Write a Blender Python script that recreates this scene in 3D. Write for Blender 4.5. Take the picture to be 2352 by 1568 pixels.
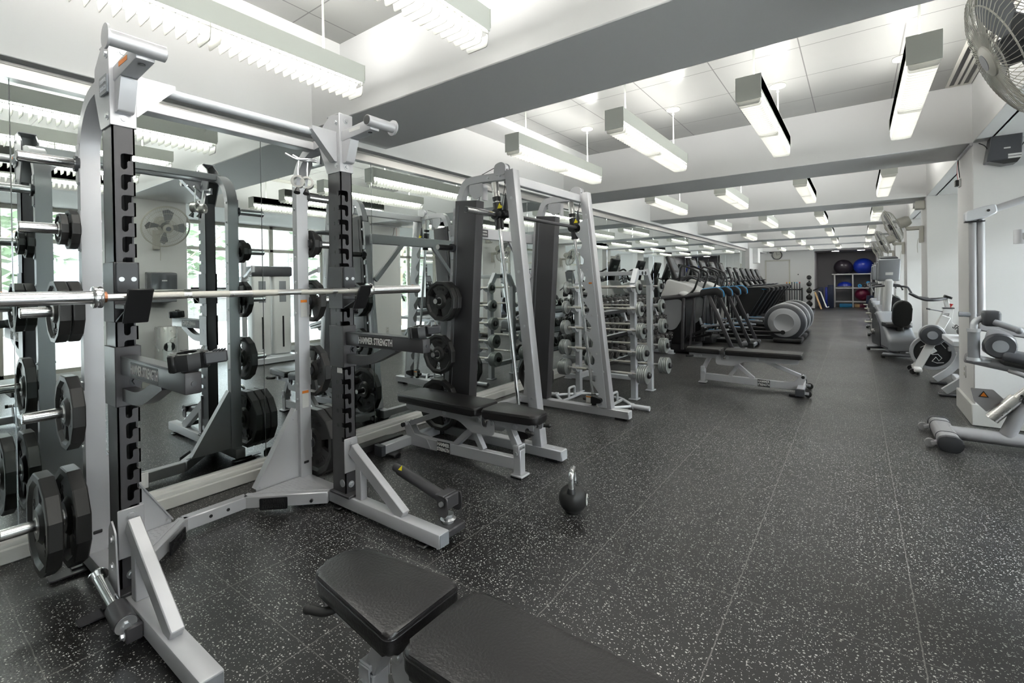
import bpy, bmesh, math, random
from mathutils import Vector, Matrix
PI = math.pi
rad = math.radians
random.seed(7)
SC = bpy.context.scene
for o in list(bpy.data.objects):
    bpy.data.objects.remove(o)
COL = SC.collection

# ---------------------------------------------------------------- camera
W_IMG, H_IMG = 2352.0, 1568.0
CAM_F, CAM_PY, CAM_H = 1088.7, 655.5, 1.34
yaw, pitch, roll = rad(36.05), rad(-0.40), rad(-0.83)
_F = Vector((-math.sin(yaw), math.cos(yaw), 0)); _R = Vector((math.cos(yaw), math.sin(yaw), 0)); _U = Vector((0, 0, 1))
_F2 = _F * math.cos(pitch) + _U * math.sin(pitch); _U2 = _U * math.cos(pitch) - _F * math.sin(pitch)
_R3 = _R * math.cos(roll) + _U2 * math.sin(roll); _U3 = _U2 * math.cos(roll) - _R * math.sin(roll)
cam_data = bpy.data.cameras.new('camera')
cam = bpy.data.objects.new('camera', cam_data); COL.objects.link(cam)
cam.matrix_world = Matrix(((_R3.x, _U3.x, -_F2.x, 0), (_R3.y, _U3.y, -_F2.y, 0), (_R3.z, _U3.z, -_F2.z, CAM_H), (0, 0, 0, 1)))
cam_data.sensor_fit = 'HORIZONTAL'; cam_data.sensor_width = 36.0
cam_data.lens = CAM_F / W_IMG * 36.0
cam_data.shift_y = -(H_IMG / 2 - CAM_PY) / W_IMG
cam_data.clip_start = 0.03; cam_data.clip_end = 200
SC.camera = cam

# ---------------------------------------------------------------- light, exposure
SKY_STRENGTH = 40.0
LAMP_STRENGTH = 27.0
LENS_GLOW_STRENGTH = 25.0  # added fill from the lamp tops; the recess downlights share it
SC.view_settings.view_transform = 'Standard'; SC.view_settings.look = 'None'
SC.view_settings.exposure = 0.45; SC.view_settings.gamma = 1.0; SC.view_settings.use_curve_mapping = False
cy = SC.cycles
cy.use_denoising = True
try: cy.denoiser = 'OPENIMAGEDENOISE'
except Exception: pass
cy.max_bounces = 8; cy.diffuse_bounces = 4; cy.glossy_bounces = 5; cy.transmission_bounces = 6; cy.transparent_max_bounces = 12
cy.caustics_reflective = False; cy.caustics_refractive = False; cy.sample_clamp_indirect = 6.0
try: cy.use_light_tree = True
except Exception: pass
world = bpy.data.worlds.new('sky'); SC.world = world; world.use_nodes = True
wn = world.node_tree.nodes; wl = world.node_tree.links
wbg = wn['Background']; wbg.inputs['Strength'].default_value = SKY_STRENGTH
wbg.inputs['Color'].default_value = (0.93, 0.965, 1.0, 1)

# ---------------------------------------------------------------- materials
def nmat(name):
    m = bpy.data.materials.new(name); m.use_nodes = True
    return m, m.node_tree.nodes, m.node_tree.links, m.node_tree.nodes['Principled BSDF']
def mat(name, col, rough=0.5, metal=0.0, spec=0.5, emit=None, estr=0.0, bump=0.0, bscale=200.0, coat=0.0, var=0.0):
    m, n, l, p = nmat(name)
    p.inputs['Base Color'].default_value = (*col, 1); p.inputs['Roughness'].default_value = rough
    p.inputs['Metallic'].default_value = metal; p.inputs['Specular IOR Level'].default_value = spec
    if coat: p.inputs['Coat Weight'].default_value = coat; p.inputs['Coat Roughness'].default_value = 0.1
    if emit: p.inputs['Emission Color'].default_value = (*emit, 1); p.inputs['Emission Strength'].default_value = estr
    tc = n.new('ShaderNodeTexCoord')
    ns = n.new('ShaderNodeTexNoise'); ns.inputs['Scale'].default_value = bscale; ns.inputs['Detail'].default_value = 3
    l.new(tc.outputs['Object'], ns.inputs['Vector'])
    if bump:
        b = n.new('ShaderNodeBump'); b.inputs['Strength'].default_value = bump; b.inputs['Distance'].default_value = 0.002
        l.new(ns.outputs['Fac'], b.inputs['Height']); l.new(b.outputs['Normal'], p.inputs['Normal'])
    else:
        mr = n.new('ShaderNodeMapRange'); ns.inputs['Scale'].default_value = 9
        mr.inputs['To Min'].default_value = max(rough - 0.05, 0); mr.inputs['To Max'].default_value = rough + 0.05
        l.new(ns.outputs['Fac'], mr.inputs['Value']); l.new(mr.outputs['Result'], p.inputs['Roughness'])
    return m
M = {}
M['silver'] = mat('silver_paint', (0.56, 0.56, 0.58), 0.36, 0.35)
M['silver2'] = mat('pale_silver_paint', (0.66, 0.68, 0.71), 0.38, 0.25)
M['char'] = mat('charcoal_paint', (0.055, 0.053, 0.057), 0.38, 0.25)
M['black'] = mat('black_plastic', (0.008, 0.008, 0.009), 0.38)
M['rubber'] = mat('black_rubber', (0.013, 0.0125, 0.0125), 0.5, bump=0.15, bscale=300)
M['rubgrey'] = mat('plate_rubber', (0.017, 0.0165, 0.016), 0.40, bump=0.1, bscale=250)
M['chrome'] = mat('chrome', (0.80, 0.80, 0.80), 0.14, 1.0)
M['steel'] = mat('brushed_steel', (0.62, 0.61, 0.59), 0.28, 1.0)
M['cast'] = mat('grey_cast_iron', (0.36, 0.38, 0.37), 0.42, 0.5)
M['bolt'] = mat('zinc_bolt', (0.7, 0.71, 0.73), 0.3, 0.9)
M['vinyl'] = mat('black_vinyl', (0.010, 0.009, 0.0095), 0.34, bump=0.55, bscale=120)
M['white'] = mat('white_plastic', (0.78, 0.78, 0.77), 0.35)
M['offwhite'] = mat('cream_plastic', (0.62, 0.61, 0.55), 0.4)
M['wall'] = mat('white_wall_paint', (0.86, 0.86, 0.85), 0.75, bump=0.04, bscale=60)
M['beam'] = mat('beam_paint', (0.84, 0.84, 0.835), 0.62, bump=0.04, bscale=40)
M['base'] = mat('baseboard_paint', (0.74, 0.74, 0.71), 0.4)
M['trim'] = mat('aluminium_trim', (0.62, 0.61, 0.59), 0.3, 0.9)
M['blue'] = mat('blue_vinyl', (0.008, 0.03, 0.33), 0.35)
M['cyan'] = mat('blue_accent', (0.05, 0.36, 0.75), 0.4)
M['purple'] = mat('grey_ball_vinyl', (0.035, 0.028, 0.038), 0.3)
M['wine'] = mat('wine_ball_vinyl', (0.16, 0.012, 0.045), 0.35)
M['wood'] = mat('orange_wood', (0.55, 0.22, 0.07), 0.45)
M['tan'] = mat('pale_wood', (0.62, 0.40, 0.20), 0.5)
M['greyp'] = mat('mid_grey_plastic', (0.24, 0.25, 0.27), 0.4)
M['disc'] = mat('silver_disc_cover', (0.46, 0.47, 0.49), 0.35, 0.3)
M['dgrey'] = mat('dark_grey_plastic', (0.04, 0.042, 0.048), 0.4)
M['tubegrey'] = mat('grey_tube_paint', (0.36, 0.36, 0.37), 0.42, 0.15)
M['screen'] = mat('dark_screen', (0.10, 0.105, 0.115), 0.15)
M['label'] = mat('white_label', (0.8, 0.8, 0.78), 0.5)
M['orange'] = mat('orange_label', (0.75, 0.22, 0.02), 0.5)
M['yellow'] = mat('yellow_label', (0.85, 0.72, 0.02), 0.5)
M['red'] = mat('red_knob', (0.55, 0.02, 0.02), 0.4)
M['ink'] = mat('black_ink', (0.01, 0.01, 0.01), 0.6)
M['navy'] = mat('navy_mat', (0.02, 0.03, 0.07), 0.6)
M['teal'] = mat('teal_mat', (0.01, 0.12, 0.12), 0.6)
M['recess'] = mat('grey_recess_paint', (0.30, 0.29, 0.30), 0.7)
M['leaf'] = mat('leaf_green', (0.018, 0.036, 0.011), 0.6)
M['bark'] = mat('bark', (0.12, 0.09, 0.06), 0.8)
M['concrete'] = mat('pale_concrete', (0.42, 0.42, 0.41), 0.8)
M['housing'] = mat('fixture_housing', (0.60, 0.62, 0.57), 0.45)
M['frame'] = mat('beige_window_frame', (0.50, 0.48, 0.42), 0.45)
M['copper'] = mat('copper_collar', (0.35, 0.15, 0.08), 0.35, 0.8)

# lamp tubes and louvre blades
m, n, l, p = nmat('lamp_tube')
p.inputs['Base Color'].default_value = (1, 1, 1, 1)
p.inputs['Emission Color'].default_value = (1.0, 0.98, 0.94, 1); p.inputs['Emission Strength'].default_value = LAMP_STRENGTH
M['tube'] = m
m, n, l, p = nmat('added_uplight')  # glow for strips added on the lamp tops, shared with recess downlights
p.inputs['Emission Color'].default_value = (1.0, 0.985, 0.95, 1); p.inputs['Emission Strength'].default_value = LENS_GLOW_STRENGTH
M['lens_glow'] = m
m, n, l, p = nmat('louvre_blade')
p.inputs['Base Color'].default_value = (0.60, 0.60, 0.58, 1); p.inputs['Roughness'].default_value = 0.4
tr = n.new('ShaderNodeBsdfTranslucent'); tr.inputs['Color'].default_value = (0.62, 0.62, 0.60, 1)
mx = n.new('ShaderNodeMixShader'); mx.inputs['Fac'].default_value = 0.45
l.new(p.outputs['BSDF'], mx.inputs[1]); l.new(tr.outputs['BSDF'], mx.inputs[2]); l.new(mx.outputs['Shader'], n['Material Output'].inputs['Surface'])
M['blade'] = m
# mirror
m, n, l, p = nmat('mirror_glass')
p.inputs['Base Color'].default_value = (0.83, 0.885, 0.87, 1); p.inputs['Metallic'].default_value = 1; p.inputs['Roughness'].default_value = 0.0
M['mirror'] = m
# window glass: thin pane
m, n, l, p = nmat('window_glass')
t = n.new('ShaderNodeBsdfTransparent'); t.inputs['Color'].default_value = (0.93, 0.97, 0.97, 1)
g = n.new('ShaderNodeBsdfGlossy'); g.inputs['Roughness'].default_value = 0.0
fr = n.new('ShaderNodeFresnel'); fr.inputs['IOR'].default_value = 1.45
mx = n.new('ShaderNodeMixShader'); l.new(fr.outputs['Fac'], mx.inputs['Fac']); l.new(t.outputs['BSDF'], mx.inputs[1]); l.new(g.outputs['BSDF'], mx.inputs[2])
l.new(mx.outputs['Shader'], n['Material Output'].inputs['Surface'])
M['glass'] = m

def math_node(n, l, op, a, b=None, c=None):
    k = n.new('ShaderNodeMath'); k.operation = op
    for i, v in enumerate((a, b, c)):
        if v is None: continue
        if isinstance(v, (int, float)): k.inputs[i].default_value = v
        else: l.new(v, k.inputs[i])
    return k.outputs[0]
def seam(n, l, coord, off, pitch, half):          # 1 on the joint lines, 0 elsewhere
    a = math_node(n, l, 'SUBTRACT', coord, off); a = math_node(n, l, 'DIVIDE', a, pitch)
    a = math_node(n, l, 'FRACT', a); a = math_node(n, l, 'SUBTRACT', a, 0.5); a = math_node(n, l, 'ABSOLUTE', a)
    a = math_node(n, l, 'SUBTRACT', 0.5, a)
    return math_node(n, l, 'LESS_THAN', a, half / pitch)
# rubber floor tiles with pale flecks
m, n, l, p = nmat('flecked_rubber_floor')
tc = n.new('ShaderNodeTexCoord'); sx = n.new('ShaderNodeSeparateXYZ'); l.new(tc.outputs['Object'], sx.inputs[0])
wob = n.new('ShaderNodeTexNoise'); wob.inputs['Scale'].default_value = 18; wob.inputs['Detail'].default_value = 2
l.new(tc.outputs['Object'], wob.inputs['Vector'])
wv = math_node(n, l, 'MULTIPLY', math_node(n, l, 'SUBTRACT', wob.outputs['Fac'], 0.5), 0.012)
s1 = seam(n, l, math_node(n, l, 'ADD', sx.outputs['X'], wv), 0.18, 0.6135, 0.0022)
s2 = seam(n, l, math_node(n, l, 'ADD', sx.outputs['Y'], wv), 2.155, 0.60, 0.0018)
sm = math_node(n, l, 'MAXIMUM', s1, math_node(n, l, 'MULTIPLY', s2, 0.7))
def flecks(scale, thr, stretch, keep):
    mp = n.new('ShaderNodeMapping'); mp.inputs['Scale'].default_value = stretch
    dn = n.new('ShaderNodeTexNoise'); dn.inputs['Scale'].default_value = 60; l.new(tc.outputs['Object'], dn.inputs['Vector'])
    ad = n.new('ShaderNodeVectorMath'); ad.operation = 'MULTIPLY_ADD'; l.new(dn.outputs['Color'], ad.inputs[0]); ad.inputs[1].default_value = (0.012,) * 3
    l.new(tc.outputs['Object'], ad.inputs[2]); l.new(ad.outputs[0], mp.inputs['Vector'])
    v = n.new('ShaderNodeTexVoronoi'); v.inputs['Scale'].default_value = scale; v.voronoi_dimensions = '2D'; l.new(mp.outputs[0], v.inputs['Vector'])
    sp = n.new('ShaderNodeSeparateColor'); l.new(v.outputs['Color'], sp.inputs[0])
    th = math_node(n, l, 'MULTIPLY', sp.outputs[0], thr)
    a = math_node(n, l, 'LESS_THAN', v.outputs['Distance'], th)
    return math_node(n, l, 'MULTIPLY', a, math_node(n, l, 'LESS_THAN', sp.outputs[1], keep))
f1 = flecks(58, 0.26, (1.0, 1.6, 1), 0.42); f2 = flecks(92, 0.26, (1.7, 1.0, 1), 0.40)
fl_ = math_node(n, l, 'MAXIMUM', f1, f2)
big = n.new('ShaderNodeTexNoise'); big.inputs['Scale'].default_value = 1.3; big.inputs['Detail'].default_value = 5; l.new(tc.outputs['Object'], big.inputs['Vector'])
cr = n.new('ShaderNodeMix'); cr.data_type = 'RGBA'; cr.inputs['A'].default_value = (0.007, 0.0068, 0.0072, 1); cr.inputs['B'].default_value = (0.022, 0.0205, 0.0205, 1)
l.new(big.outputs['Fac'], cr.inputs['Factor'])
c2 = n.new('ShaderNodeMix'); c2.data_type = 'RGBA'; c2.inputs['B'].default_value = (0.55, 0.54, 0.51, 1)
l.new(cr.outputs['Result'], c2.inputs['A']); l.new(fl_, c2.inputs['Factor'])
c3 = n.new('ShaderNodeMix'); c3.data_type = 'RGBA'; c3.inputs['B'].default_value = (0.20, 0.19, 0.18, 1)
l.new(c2.outputs['Result'], c3.inputs['A']); l.new(math_node(n, l, 'MULTIPLY', sm, 0.75), c3.inputs['Factor'])
l.new(c3.outputs['Result'], p.inputs['Base Color'])
rn = n.new('ShaderNodeMapRange'); rn.inputs['From Min'].default_value = 0.3; rn.inputs['From Max'].default_value = 0.7; rn.inputs['To Min'].default_value = 0.275; rn.inputs['To Max'].default_value = 0.34
l.new(big.outputs['Fac'], rn.inputs['Value']); l.new(rn.outputs['Result'], p.inputs['Roughness'])
p.inputs['Specular IOR Level'].default_value = 0.55
bn = n.new('ShaderNodeTexNoise'); bn.inputs['Scale'].default_value = 110; bn.inputs['Detail'].default_value = 4; l.new(tc.outputs['Object'], bn.inputs['Vector'])
bh = math_node(n, l, 'SUBTRACT', bn.outputs['Fac'], math_node(n, l, 'MULTIPLY', sm, 1.5))
bp = n.new('ShaderNodeBump'); bp.inputs['Strength'].default_value = 0.22; bp.inputs['Distance'].default_value = 0.003
l.new(bh, bp.inputs['Height']); l.new(bp.outputs['Normal'], p.inputs['Normal'])
M['floor'] = m
# ceiling tiles, satin panels in the middle of each bay
m, n, l, p = nmat('ceiling_tile')
tc = n.new('ShaderNodeTexCoord'); sx = n.new('ShaderNodeSeparateXYZ'); l.new(tc.outputs['Object'], sx.inputs[0])
s1 = seam(n, l, sx.outputs['X'], -2.77, 0.61, 0.004); s2 = seam(n, l, sx.outputs['Y'], 1.68, 0.61, 0.004)
sm = math_node(n, l, 'MAXIMUM', s1, s2)
cm = n.new('ShaderNodeMix'); cm.data_type = 'RGBA'; cm.inputs['A'].default_value = (0.26, 0.26, 0.25, 1); cm.inputs['B'].default_value = (0.13, 0.13, 0.125, 1)
l.new(sm, cm.inputs['Factor']); l.new(cm.outputs['Result'], p.inputs['Base Color'])
p.inputs['Roughness'].default_value = 0.16; p.inputs['Specular IOR Level'].default_value = 0.6
wv = n.new('ShaderNodeTexNoise'); wv.inputs['Scale'].default_value = 2.2; l.new(tc.outputs['Object'], wv.inputs['Vector'])
bp = n.new('ShaderNodeBump'); bp.inputs['Strength'].default_value = 0.25; bp.inputs['Distance'].default_value = 0.03
l.new(wv.outputs['Fac'], bp.inputs['Height']); l.new(bp.outputs['Normal'], p.inputs['Normal'])
M['ceil'] = m
# brick for the building across the court
m, n, l, p = nmat('pale_brick')
tc = n.new('ShaderNodeTexCoord'); mp = n.new('ShaderNodeMapping'); mp.inputs['Rotation'].default_value = (0, rad(90), 0)
sw = n.new('ShaderNodeSeparateXYZ'); cb = n.new('ShaderNodeCombineXYZ'); l.new(tc.outputs['Object'], sw.inputs[0])
l.new(sw.outputs['Y'], cb.inputs[0]); l.new(sw.outputs['Z'], cb.inputs[1])
bk = n.new('ShaderNodeTexBrick'); bk.inputs['Scale'].default_value = 3.0
bk.inputs['Color1'].default_value = (0.028, 0.026, 0.024, 1); bk.inputs['Color2'].default_value = (0.022, 0.020, 0.019, 1); bk.inputs['Mortar'].default_value = (0.032, 0.031, 0.03, 1)
l.new(cb.outputs[0], bk.inputs['Vector']); l.new(bk.outputs['Color'], p.inputs['Base Color']); p.inputs['Roughness'].default_value = 0.85
M['brick'] = m

# ---------------------------------------------------------------- mesh helpers
V = Vector
class MB:
    def __init__(s): s.bm = bmesh.new()
    def _poly(s, vs, faces):
        b = [s.bm.verts.new(v) for v in vs]
        out = []
        for f in faces:
            try: out.append(s.bm.faces.new([b[i] for i in f]))
            except ValueError: pass
        return b, out
    def box(s, c, d, rot=None, bev=0.0, seg=1):
        c = V(c); hx, hy, hz = d[0] / 2, d[1] / 2, d[2] / 2
        R = rot if rot is not None else Matrix.Identity(3)
        vs = [c + R @ V((x * hx, y * hy, z * hz)) for x in (-1, 1) for y in (-1, 1) for z in (-1, 1)]
        b, f = s._poly(vs, [(0, 1, 3, 2), (4, 6, 7, 5), (0, 4, 5, 1), (2, 3, 7, 6), (0, 2, 6, 4), (1, 5, 7, 3)])
        if bev:
            es = {e for x in f for e in x.edges}
            bmesh.ops.bevel(s.bm, geom=list(es), offset=min(bev, min(d) * 0.45), segments=seg, affect='EDGES', profile=0.5)
        return s
    def ab(s, a, b, bev=0.0, seg=1):            # box by its two corners
        return s.box([(a[i] + b[i]) / 2 for i in range(3)], [abs(b[i] - a[i]) for i in range(3)], bev=bev, seg=seg)
    def bar(s, p0, p1, w, h, up=(0, 0, 1), bev=0.004, seg=1, ext=0.0):
        p0, p1 = V(p0), V(p1); d = (p1 - p0); L = d.length; d.normalize()
        u = V(up); u = u - d * u.dot(d)
        if u.length < 1e-4: u = V((1, 0, 0)) - d * d.x
        u.normalize(); sd = d.cross(u)
        R = Matrix((d, sd, u)).transposed()
        return s.box((p0 + p1) / 2, (L + 2 * ext, w, h), R, bev, seg)
    def _frame(s, d):
        d = d.normalized(); a = V((0, 0, 1)) if abs(d.z) < 0.9 else V((1, 0, 0))
        x = d.cross(a).normalized(); return x, d.cross(x).normalized()
    def cyl(s, p0, p1, r, r2=None, n=18, cap=True, off=0.0):
        p0, p1 = V(p0), V(p1); r2 = r if r2 is None else r2
        x, y = s._frame(p1 - p0)
        vs = []
        for p, q in ((p0, r), (p1, r2)):
            for i in range(n):
                a = 2 * PI * (i + off) / n; vs.append(p + (x * math.cos(a) + y * math.sin(a)) * q)
        f = [(i, (i + 1) % n, n + (i + 1) % n, n + i) for i in range(n)]
        if cap: f += [tuple(range(n - 1, -1, -1)), tuple(range(n, 2 * n))]
        s._poly(vs, f); return s
    def lathe(s, prof, o, ax, n=24, off=0.0, close=False, skip=None):   # prof: (r, h) along ax
        o = V(o); ax = V(ax).normalized(); x, y = s._frame(ax)
        rings = []
        for r, h in prof:
            if r < 1e-6: rings.append([s.bm.verts.new(o + ax * h)])
            else: rings.append([s.bm.verts.new(o + ax * h + (x * math.cos(2 * PI * (i + off) / n) + y * math.sin(2 * PI * (i + off) / n)) * r) for i in range(n)])
        k = len(rings)
        for j in range(k if close else k - 1):
            A, B = rings[j], rings[(j + 1) % k]
            for i in range(n):
                if skip and skip(j, i): continue
                i2 = (i + 1) % n
                try:
                    if len(A) == 1 and len(B) == 1: continue
                    if len(A) == 1: s.bm.faces.new((A[0], B[i], B[i2]))
                    elif len(B) == 1: s.bm.faces.new((A[i], B[0], A[i2]))
                    else: s.bm.faces.new((A[i], B[i], B[i2], A[i2]))
                except ValueError: pass
        return rings
    def ball(s, c, r, sc=(1, 1, 1), n=20, m=12):
        c = V(c); prof = [(math.sin(PI * j / m) * r, -math.cos(PI * j / m) * r) for j in range(m + 1)]
        prof[0] = (0, -r); prof[-1] = (0, r)
        rg = s.lathe(prof, (0, 0, 0), (0, 0, 1), n)
        for R_ in rg:
            for v in R_: v.co = c + V((v.co.x * sc[0], v.co.y * sc[1], v.co.z * sc[2]))
        return s
    def tube(s, pts, r, n=10, closed=False, cap=True):
        return s.sweep(pts, [(math.cos(2 * PI * i / n) * r, math.sin(2 * PI * i / n) * r) for i in range(n)], closed=closed, cap=cap)
    def sweep(s, pts, prof, side=None, closed=False, cap=True):
        pts = [V(p) for p in pts]; k = len(pts); n = len(prof)
        tang = []
        for i in range(k):
            a = pts[(i - 1) % k] if closed or i > 0 else pts[i]; b = pts[(i + 1) % k] if closed or i < k - 1 else pts[i]
            tang.append((b - a).normalized())
        if side is not None: x0 = V(side).normalized()
        else: x0 = s._frame(tang[0])[0]
        rings = []; x = x0
        for i in range(k):
            t = tang[i]; x = (x - t * x.dot(t))
            if x.length < 1e-6: x = s._frame(t)[0]
            x.normalize(); y = t.cross(x)
            sc = 1.0
            if 0 < i < k - 1 and len(prof) == 4:
                c_ = max(-1, min(1, (pts[i] - pts[i - 1]).normalized().dot((pts[i + 1] - pts[i]).normalized()))); sc = 1 / max(math.cos(math.acos(c_) / 2), 0.5)
                rings.append([s.bm.verts.new(pts[i] + x * a + y * b * sc) for a, b in prof])
            else: rings.append([s.bm.verts.new(pts[i] + x * a + y * b) for a, b in prof])
        for j in range(k if closed else k - 1):
            A, B = rings[j], rings[(j + 1) % k]
            for i in range(n):
                i2 = (i + 1) % n
                s.bm.faces.new((A[i], A[i2], B[i2], B[i]))
        if cap and not closed:
            s.bm.faces.new(rings[0][::-1]); s.bm.faces.new(rings[-1])
        return s
    def rtube(s, pts, w, h, side):               # rectangular section, w along side
        return s.sweep(pts, [(-w / 2, -h / 2), (w / 2, -h / 2), (w / 2, h / 2), (-w / 2, h / 2)], side=side)
    def prism(s, pts, o, ux, uy, t, bev=0.0, seg=1, cen=False):
        o, ux, uy = V(o), V(ux), V(uy); nz = ux.cross(uy).normalized(); n = len(pts)
        z0, z1 = (-t / 2, t / 2) if cen else (0, t)
        vs = [o + ux * a + uy * b + nz * z0 for a, b in pts] + [o + ux * a + uy * b + nz * z1 for a, b in pts]
        area = sum(pts[i][0] * pts[(i + 1) % n][1] - pts[(i + 1) % n][0] * pts[i][1] for i in range(n))
        b, f = s._poly(vs, [tuple(range(n - 1, -1, -1)), tuple(range(n, 2 * n))] + [(i, (i + 1) % n, n + (i + 1) % n, n + i) for i in range(n)])
        if area < 0: bmesh.ops.reverse_faces(s.bm, faces=f)
        if bev:
            es = list({e for x in f[:2] for e in x.edges})
            bmesh.ops.bevel(s.bm, geom=es, offset=bev, segments=seg, affect='EDGES', profile=0.6)
        return s
    def merge(s, other):
        me = bpy.data.meshes.new('tmp'); other.bm.to_mesh(me); s.bm.from_mesh(me); bpy.data.meshes.remove(me); other.bm.free(); return s
    def xf(s, mtx):
        bmesh.ops.transform(s.bm, matrix=mtx, verts=s.bm.verts); return s
    def build(s, name, material, parent=None, inv=None, ang=38):
        if inv is not None: s.xf(inv)
        me = bpy.data.meshes.new(name); s.bm.normal_update(); s.bm.to_mesh(me); s.bm.free()
        me.materials.append(M[material] if isinstance(material, str) else material)
        me.shade_smooth(); me.set_sharp_from_angle(angle=rad(ang))
        o = bpy.data.objects.new(name, me); COL.objects.link(o)
        if parent is not None: o.parent = parent
        return o
def rrect(w, h, r, n=4, cx=0, cy=0):             # rounded rectangle outline
    out = []
    for sx_, sy_, a0 in ((1, 1, 0), (-1, 1, 90), (-1, -1, 180), (1, -1, 270)):
        for i in range(n + 1):
            a = rad(a0 + 90 * i / n); out.append((cx + sx_ * (w / 2 - r) + r * math.cos(a), cy + sy_ * (h / 2 - r) + r * math.sin(a)))
    return out
def rpoly(pts, r, n=4):                           # polygon with rounded corners (r a number or one per corner)
    out = []; k = len(pts)
    for i in range(k):
        p, a, b = V((*pts[i], 0)), V((*pts[i - 1], 0)), V((*pts[(i + 1) % k], 0)); q = r[i] if isinstance(r, (list, tuple)) else r
        if q <= 0: out.append((p.x, p.y)); continue
        u, v = (a - p).normalized(), (b - p).normalized(); q = min(q, (a - p).length * .49, (b - p).length * .49)
        s0, s1 = p + u * q, p + v * q
        for j in range(n + 1):
            t = j / n; c = s0 * (1 - t) ** 2 + p * 2 * t * (1 - t) + s1 * t * t; out.append((c.x, c.y))
    return out
def arc(c, r, a0, a1, n, ux, uy):
    c, ux, uy = V(c), V(ux), V(uy)
    return [c + ux * (r * math.cos(rad(a0 + (a1 - a0) * i / n))) + uy * (r * math.sin(rad(a0 + (a1 - a0) * i / n))) for i in range(n + 1)]
def tag(o, label=None, cat=None, group=None, kind=None):
    if label: o['label'] = label
    if cat: o['category'] = cat
    if group: o['group'] = group
    if kind: o['kind'] = kind
    return o
def empty(name, loc, rz=0.0, label=None, cat=None, group=None):
    o = bpy.data.objects.new(name, None); COL.objects.link(o); o.location = loc; o.rotation_euler = (0, 0, rz); o.empty_display_size = 0.1
    return tag(o, label, cat, group)
def minv(o):
    return (Matrix.Translation(o.location) @ o.rotation_euler.to_matrix().to_4x4()).inverted()
def copy_tree(o, parent=None):
    c = o.copy(); COL.objects.link(c)
    if parent is not None: c.parent = parent; c.matrix_parent_inverse = o.matrix_parent_inverse
    for ch in list(KIDS.get(o.name, ())): copy_tree(ch, c)
    return c
KIDS = {}
def index_kids():
    KIDS.clear()
    for o in bpy.data.objects:
        if o.parent: KIDS.setdefault(o.parent.name, []).append(o)
def dup(root, loc, rz=0.0, label=None, group=None, rot=None):
    index_kids(); c = copy_tree(root); c.location = loc; c.rotation_euler = rot if rot is not None else (0, 0, rz)
    if label: c['label'] = label
    if group: c['group'] = group
    return c
def struct(mb, name, material, **k):
    o = mb.build(name, material, **k); o['kind'] = 'structure'; return o
_fc = {}
def text_mb(body, size, depth, mtx, sx=1.0, mb=None, align='CENTER', bold=0.0):   # lettering as solid mesh, in the xy plane of mtx
    key = (body, size, depth, align, bold)
    if key not in _fc:
        c = bpy.data.curves.new('lettering', 'FONT'); c.body = body; c.size = size; c.extrude = depth / 2; c.align_x = align; c.align_y = 'CENTER'
        c.resolution_u = 2; c.offset = bold
        o = bpy.data.objects.new('lettering', c); COL.objects.link(o)
        dg = bpy.context.evaluated_depsgraph_get()
        me = bpy.data.meshes.new_from_object(o.evaluated_get(dg)); bpy.data.objects.remove(o)
        _fc[key] = me
    mb = mb or MB(); n0 = len(mb.bm.verts); mb.bm.from_mesh(_fc[key]); mb.bm.verts.ensure_lookup_table()
    T = Matrix(mtx) @ Matrix.Scale(sx, 4, (1, 0, 0))
    bmesh.ops.transform(mb.bm, matrix=T, verts=mb.bm.verts[n0:]); return mb
def plane_mtx(o, ux, uy):
    ux, uy = V(ux).normalized(), V(uy).normalized(); nz = ux.cross(uy)
    return Matrix(((ux.x, uy.x, nz.x, o[0]), (ux.y, uy.y, nz.y, o[1]), (ux.z, uy.z, nz.z, o[2]), (0, 0, 0, 1)))
def smooth_path(pts, rr, n=6):                   # polyline with rounded corners
    pts = [V(p) for p in pts]; out = [pts[0]]
    for i in range(1, len(pts) - 1):
        p, a, b = pts[i], pts[i - 1], pts[i + 1]; q = min(rr, (a - p).length * .49, (b - p).length * .49)
        s0, s1 = p + (a - p).normalized() * q, p + (b - p).normalized() * q
        for j in range(n + 1):
            t = j / n; out.append(s0 * (1 - t) ** 2 + p * 2 * t * (1 - t) + s1 * t * t)
    return out + [pts[-1]]
ORD = ['first', 'second', 'third', 'fourth', 'fifth', 'sixth', 'seventh', 'eighth', 'ninth', 'tenth', 'eleventh', 'twelfth', 'thirteenth', 'fourteenth', 'fifteenth', 'sixteenth', 'seventeenth', 'eighteenth', 'nineteenth', 'twentieth']
X_, Y_, Z_ = (1, 0, 0), (0, 1, 0), (0, 0, 1)
# ================================================================ room shell
XW, XM, XB = -3.33, -3.42, -3.36            # upper wall face, mirror face, baseboard face
ZB, ZC = 2.52, 3.05                          # beam underside, ceiling
YN, YE = -4.6, 24.4                          # near wall, end wall
XP, XG = 0.84, 2.60                          # pier faces, window wall
BEAMS = [(-1.55, -0.85), (2.03, 2.73), (5.85, 6.62), (9.30, 10.05), (12.80, 13.55), (16.30, 17.05), (19.80, 20.55), (23.30, 24.0)]
b = MB(); b.ab((-3.9, YN - .3, -0.12), (XG + .2, 27.2, 0)); struct(b, 'floor', 'floor')
b = MB(); b.ab((-3.9, YN - .3, ZC), (1.1, YE + .3, ZC + .12)); struct(b, 'ceiling', 'ceil')
b = MB(); b.ab((XP + .1, YN - .3, ZB), (XG + .3, YE + .3, ZB + .14)); struct(b, 'ceiling_right', 'wall')
for i, (a, c) in enumerate(BEAMS):
    b = MB(); b.ab((-3.6, a, ZB), (XP + .12, c, ZC + .02), bev=.006); struct(b, 'beam', 'beam')
b = MB(); b.ab((XP, YN, ZB), (XP + .12, YE, ZC + .02), bev=.004); struct(b, 'bulkhead_right', 'wall')
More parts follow.
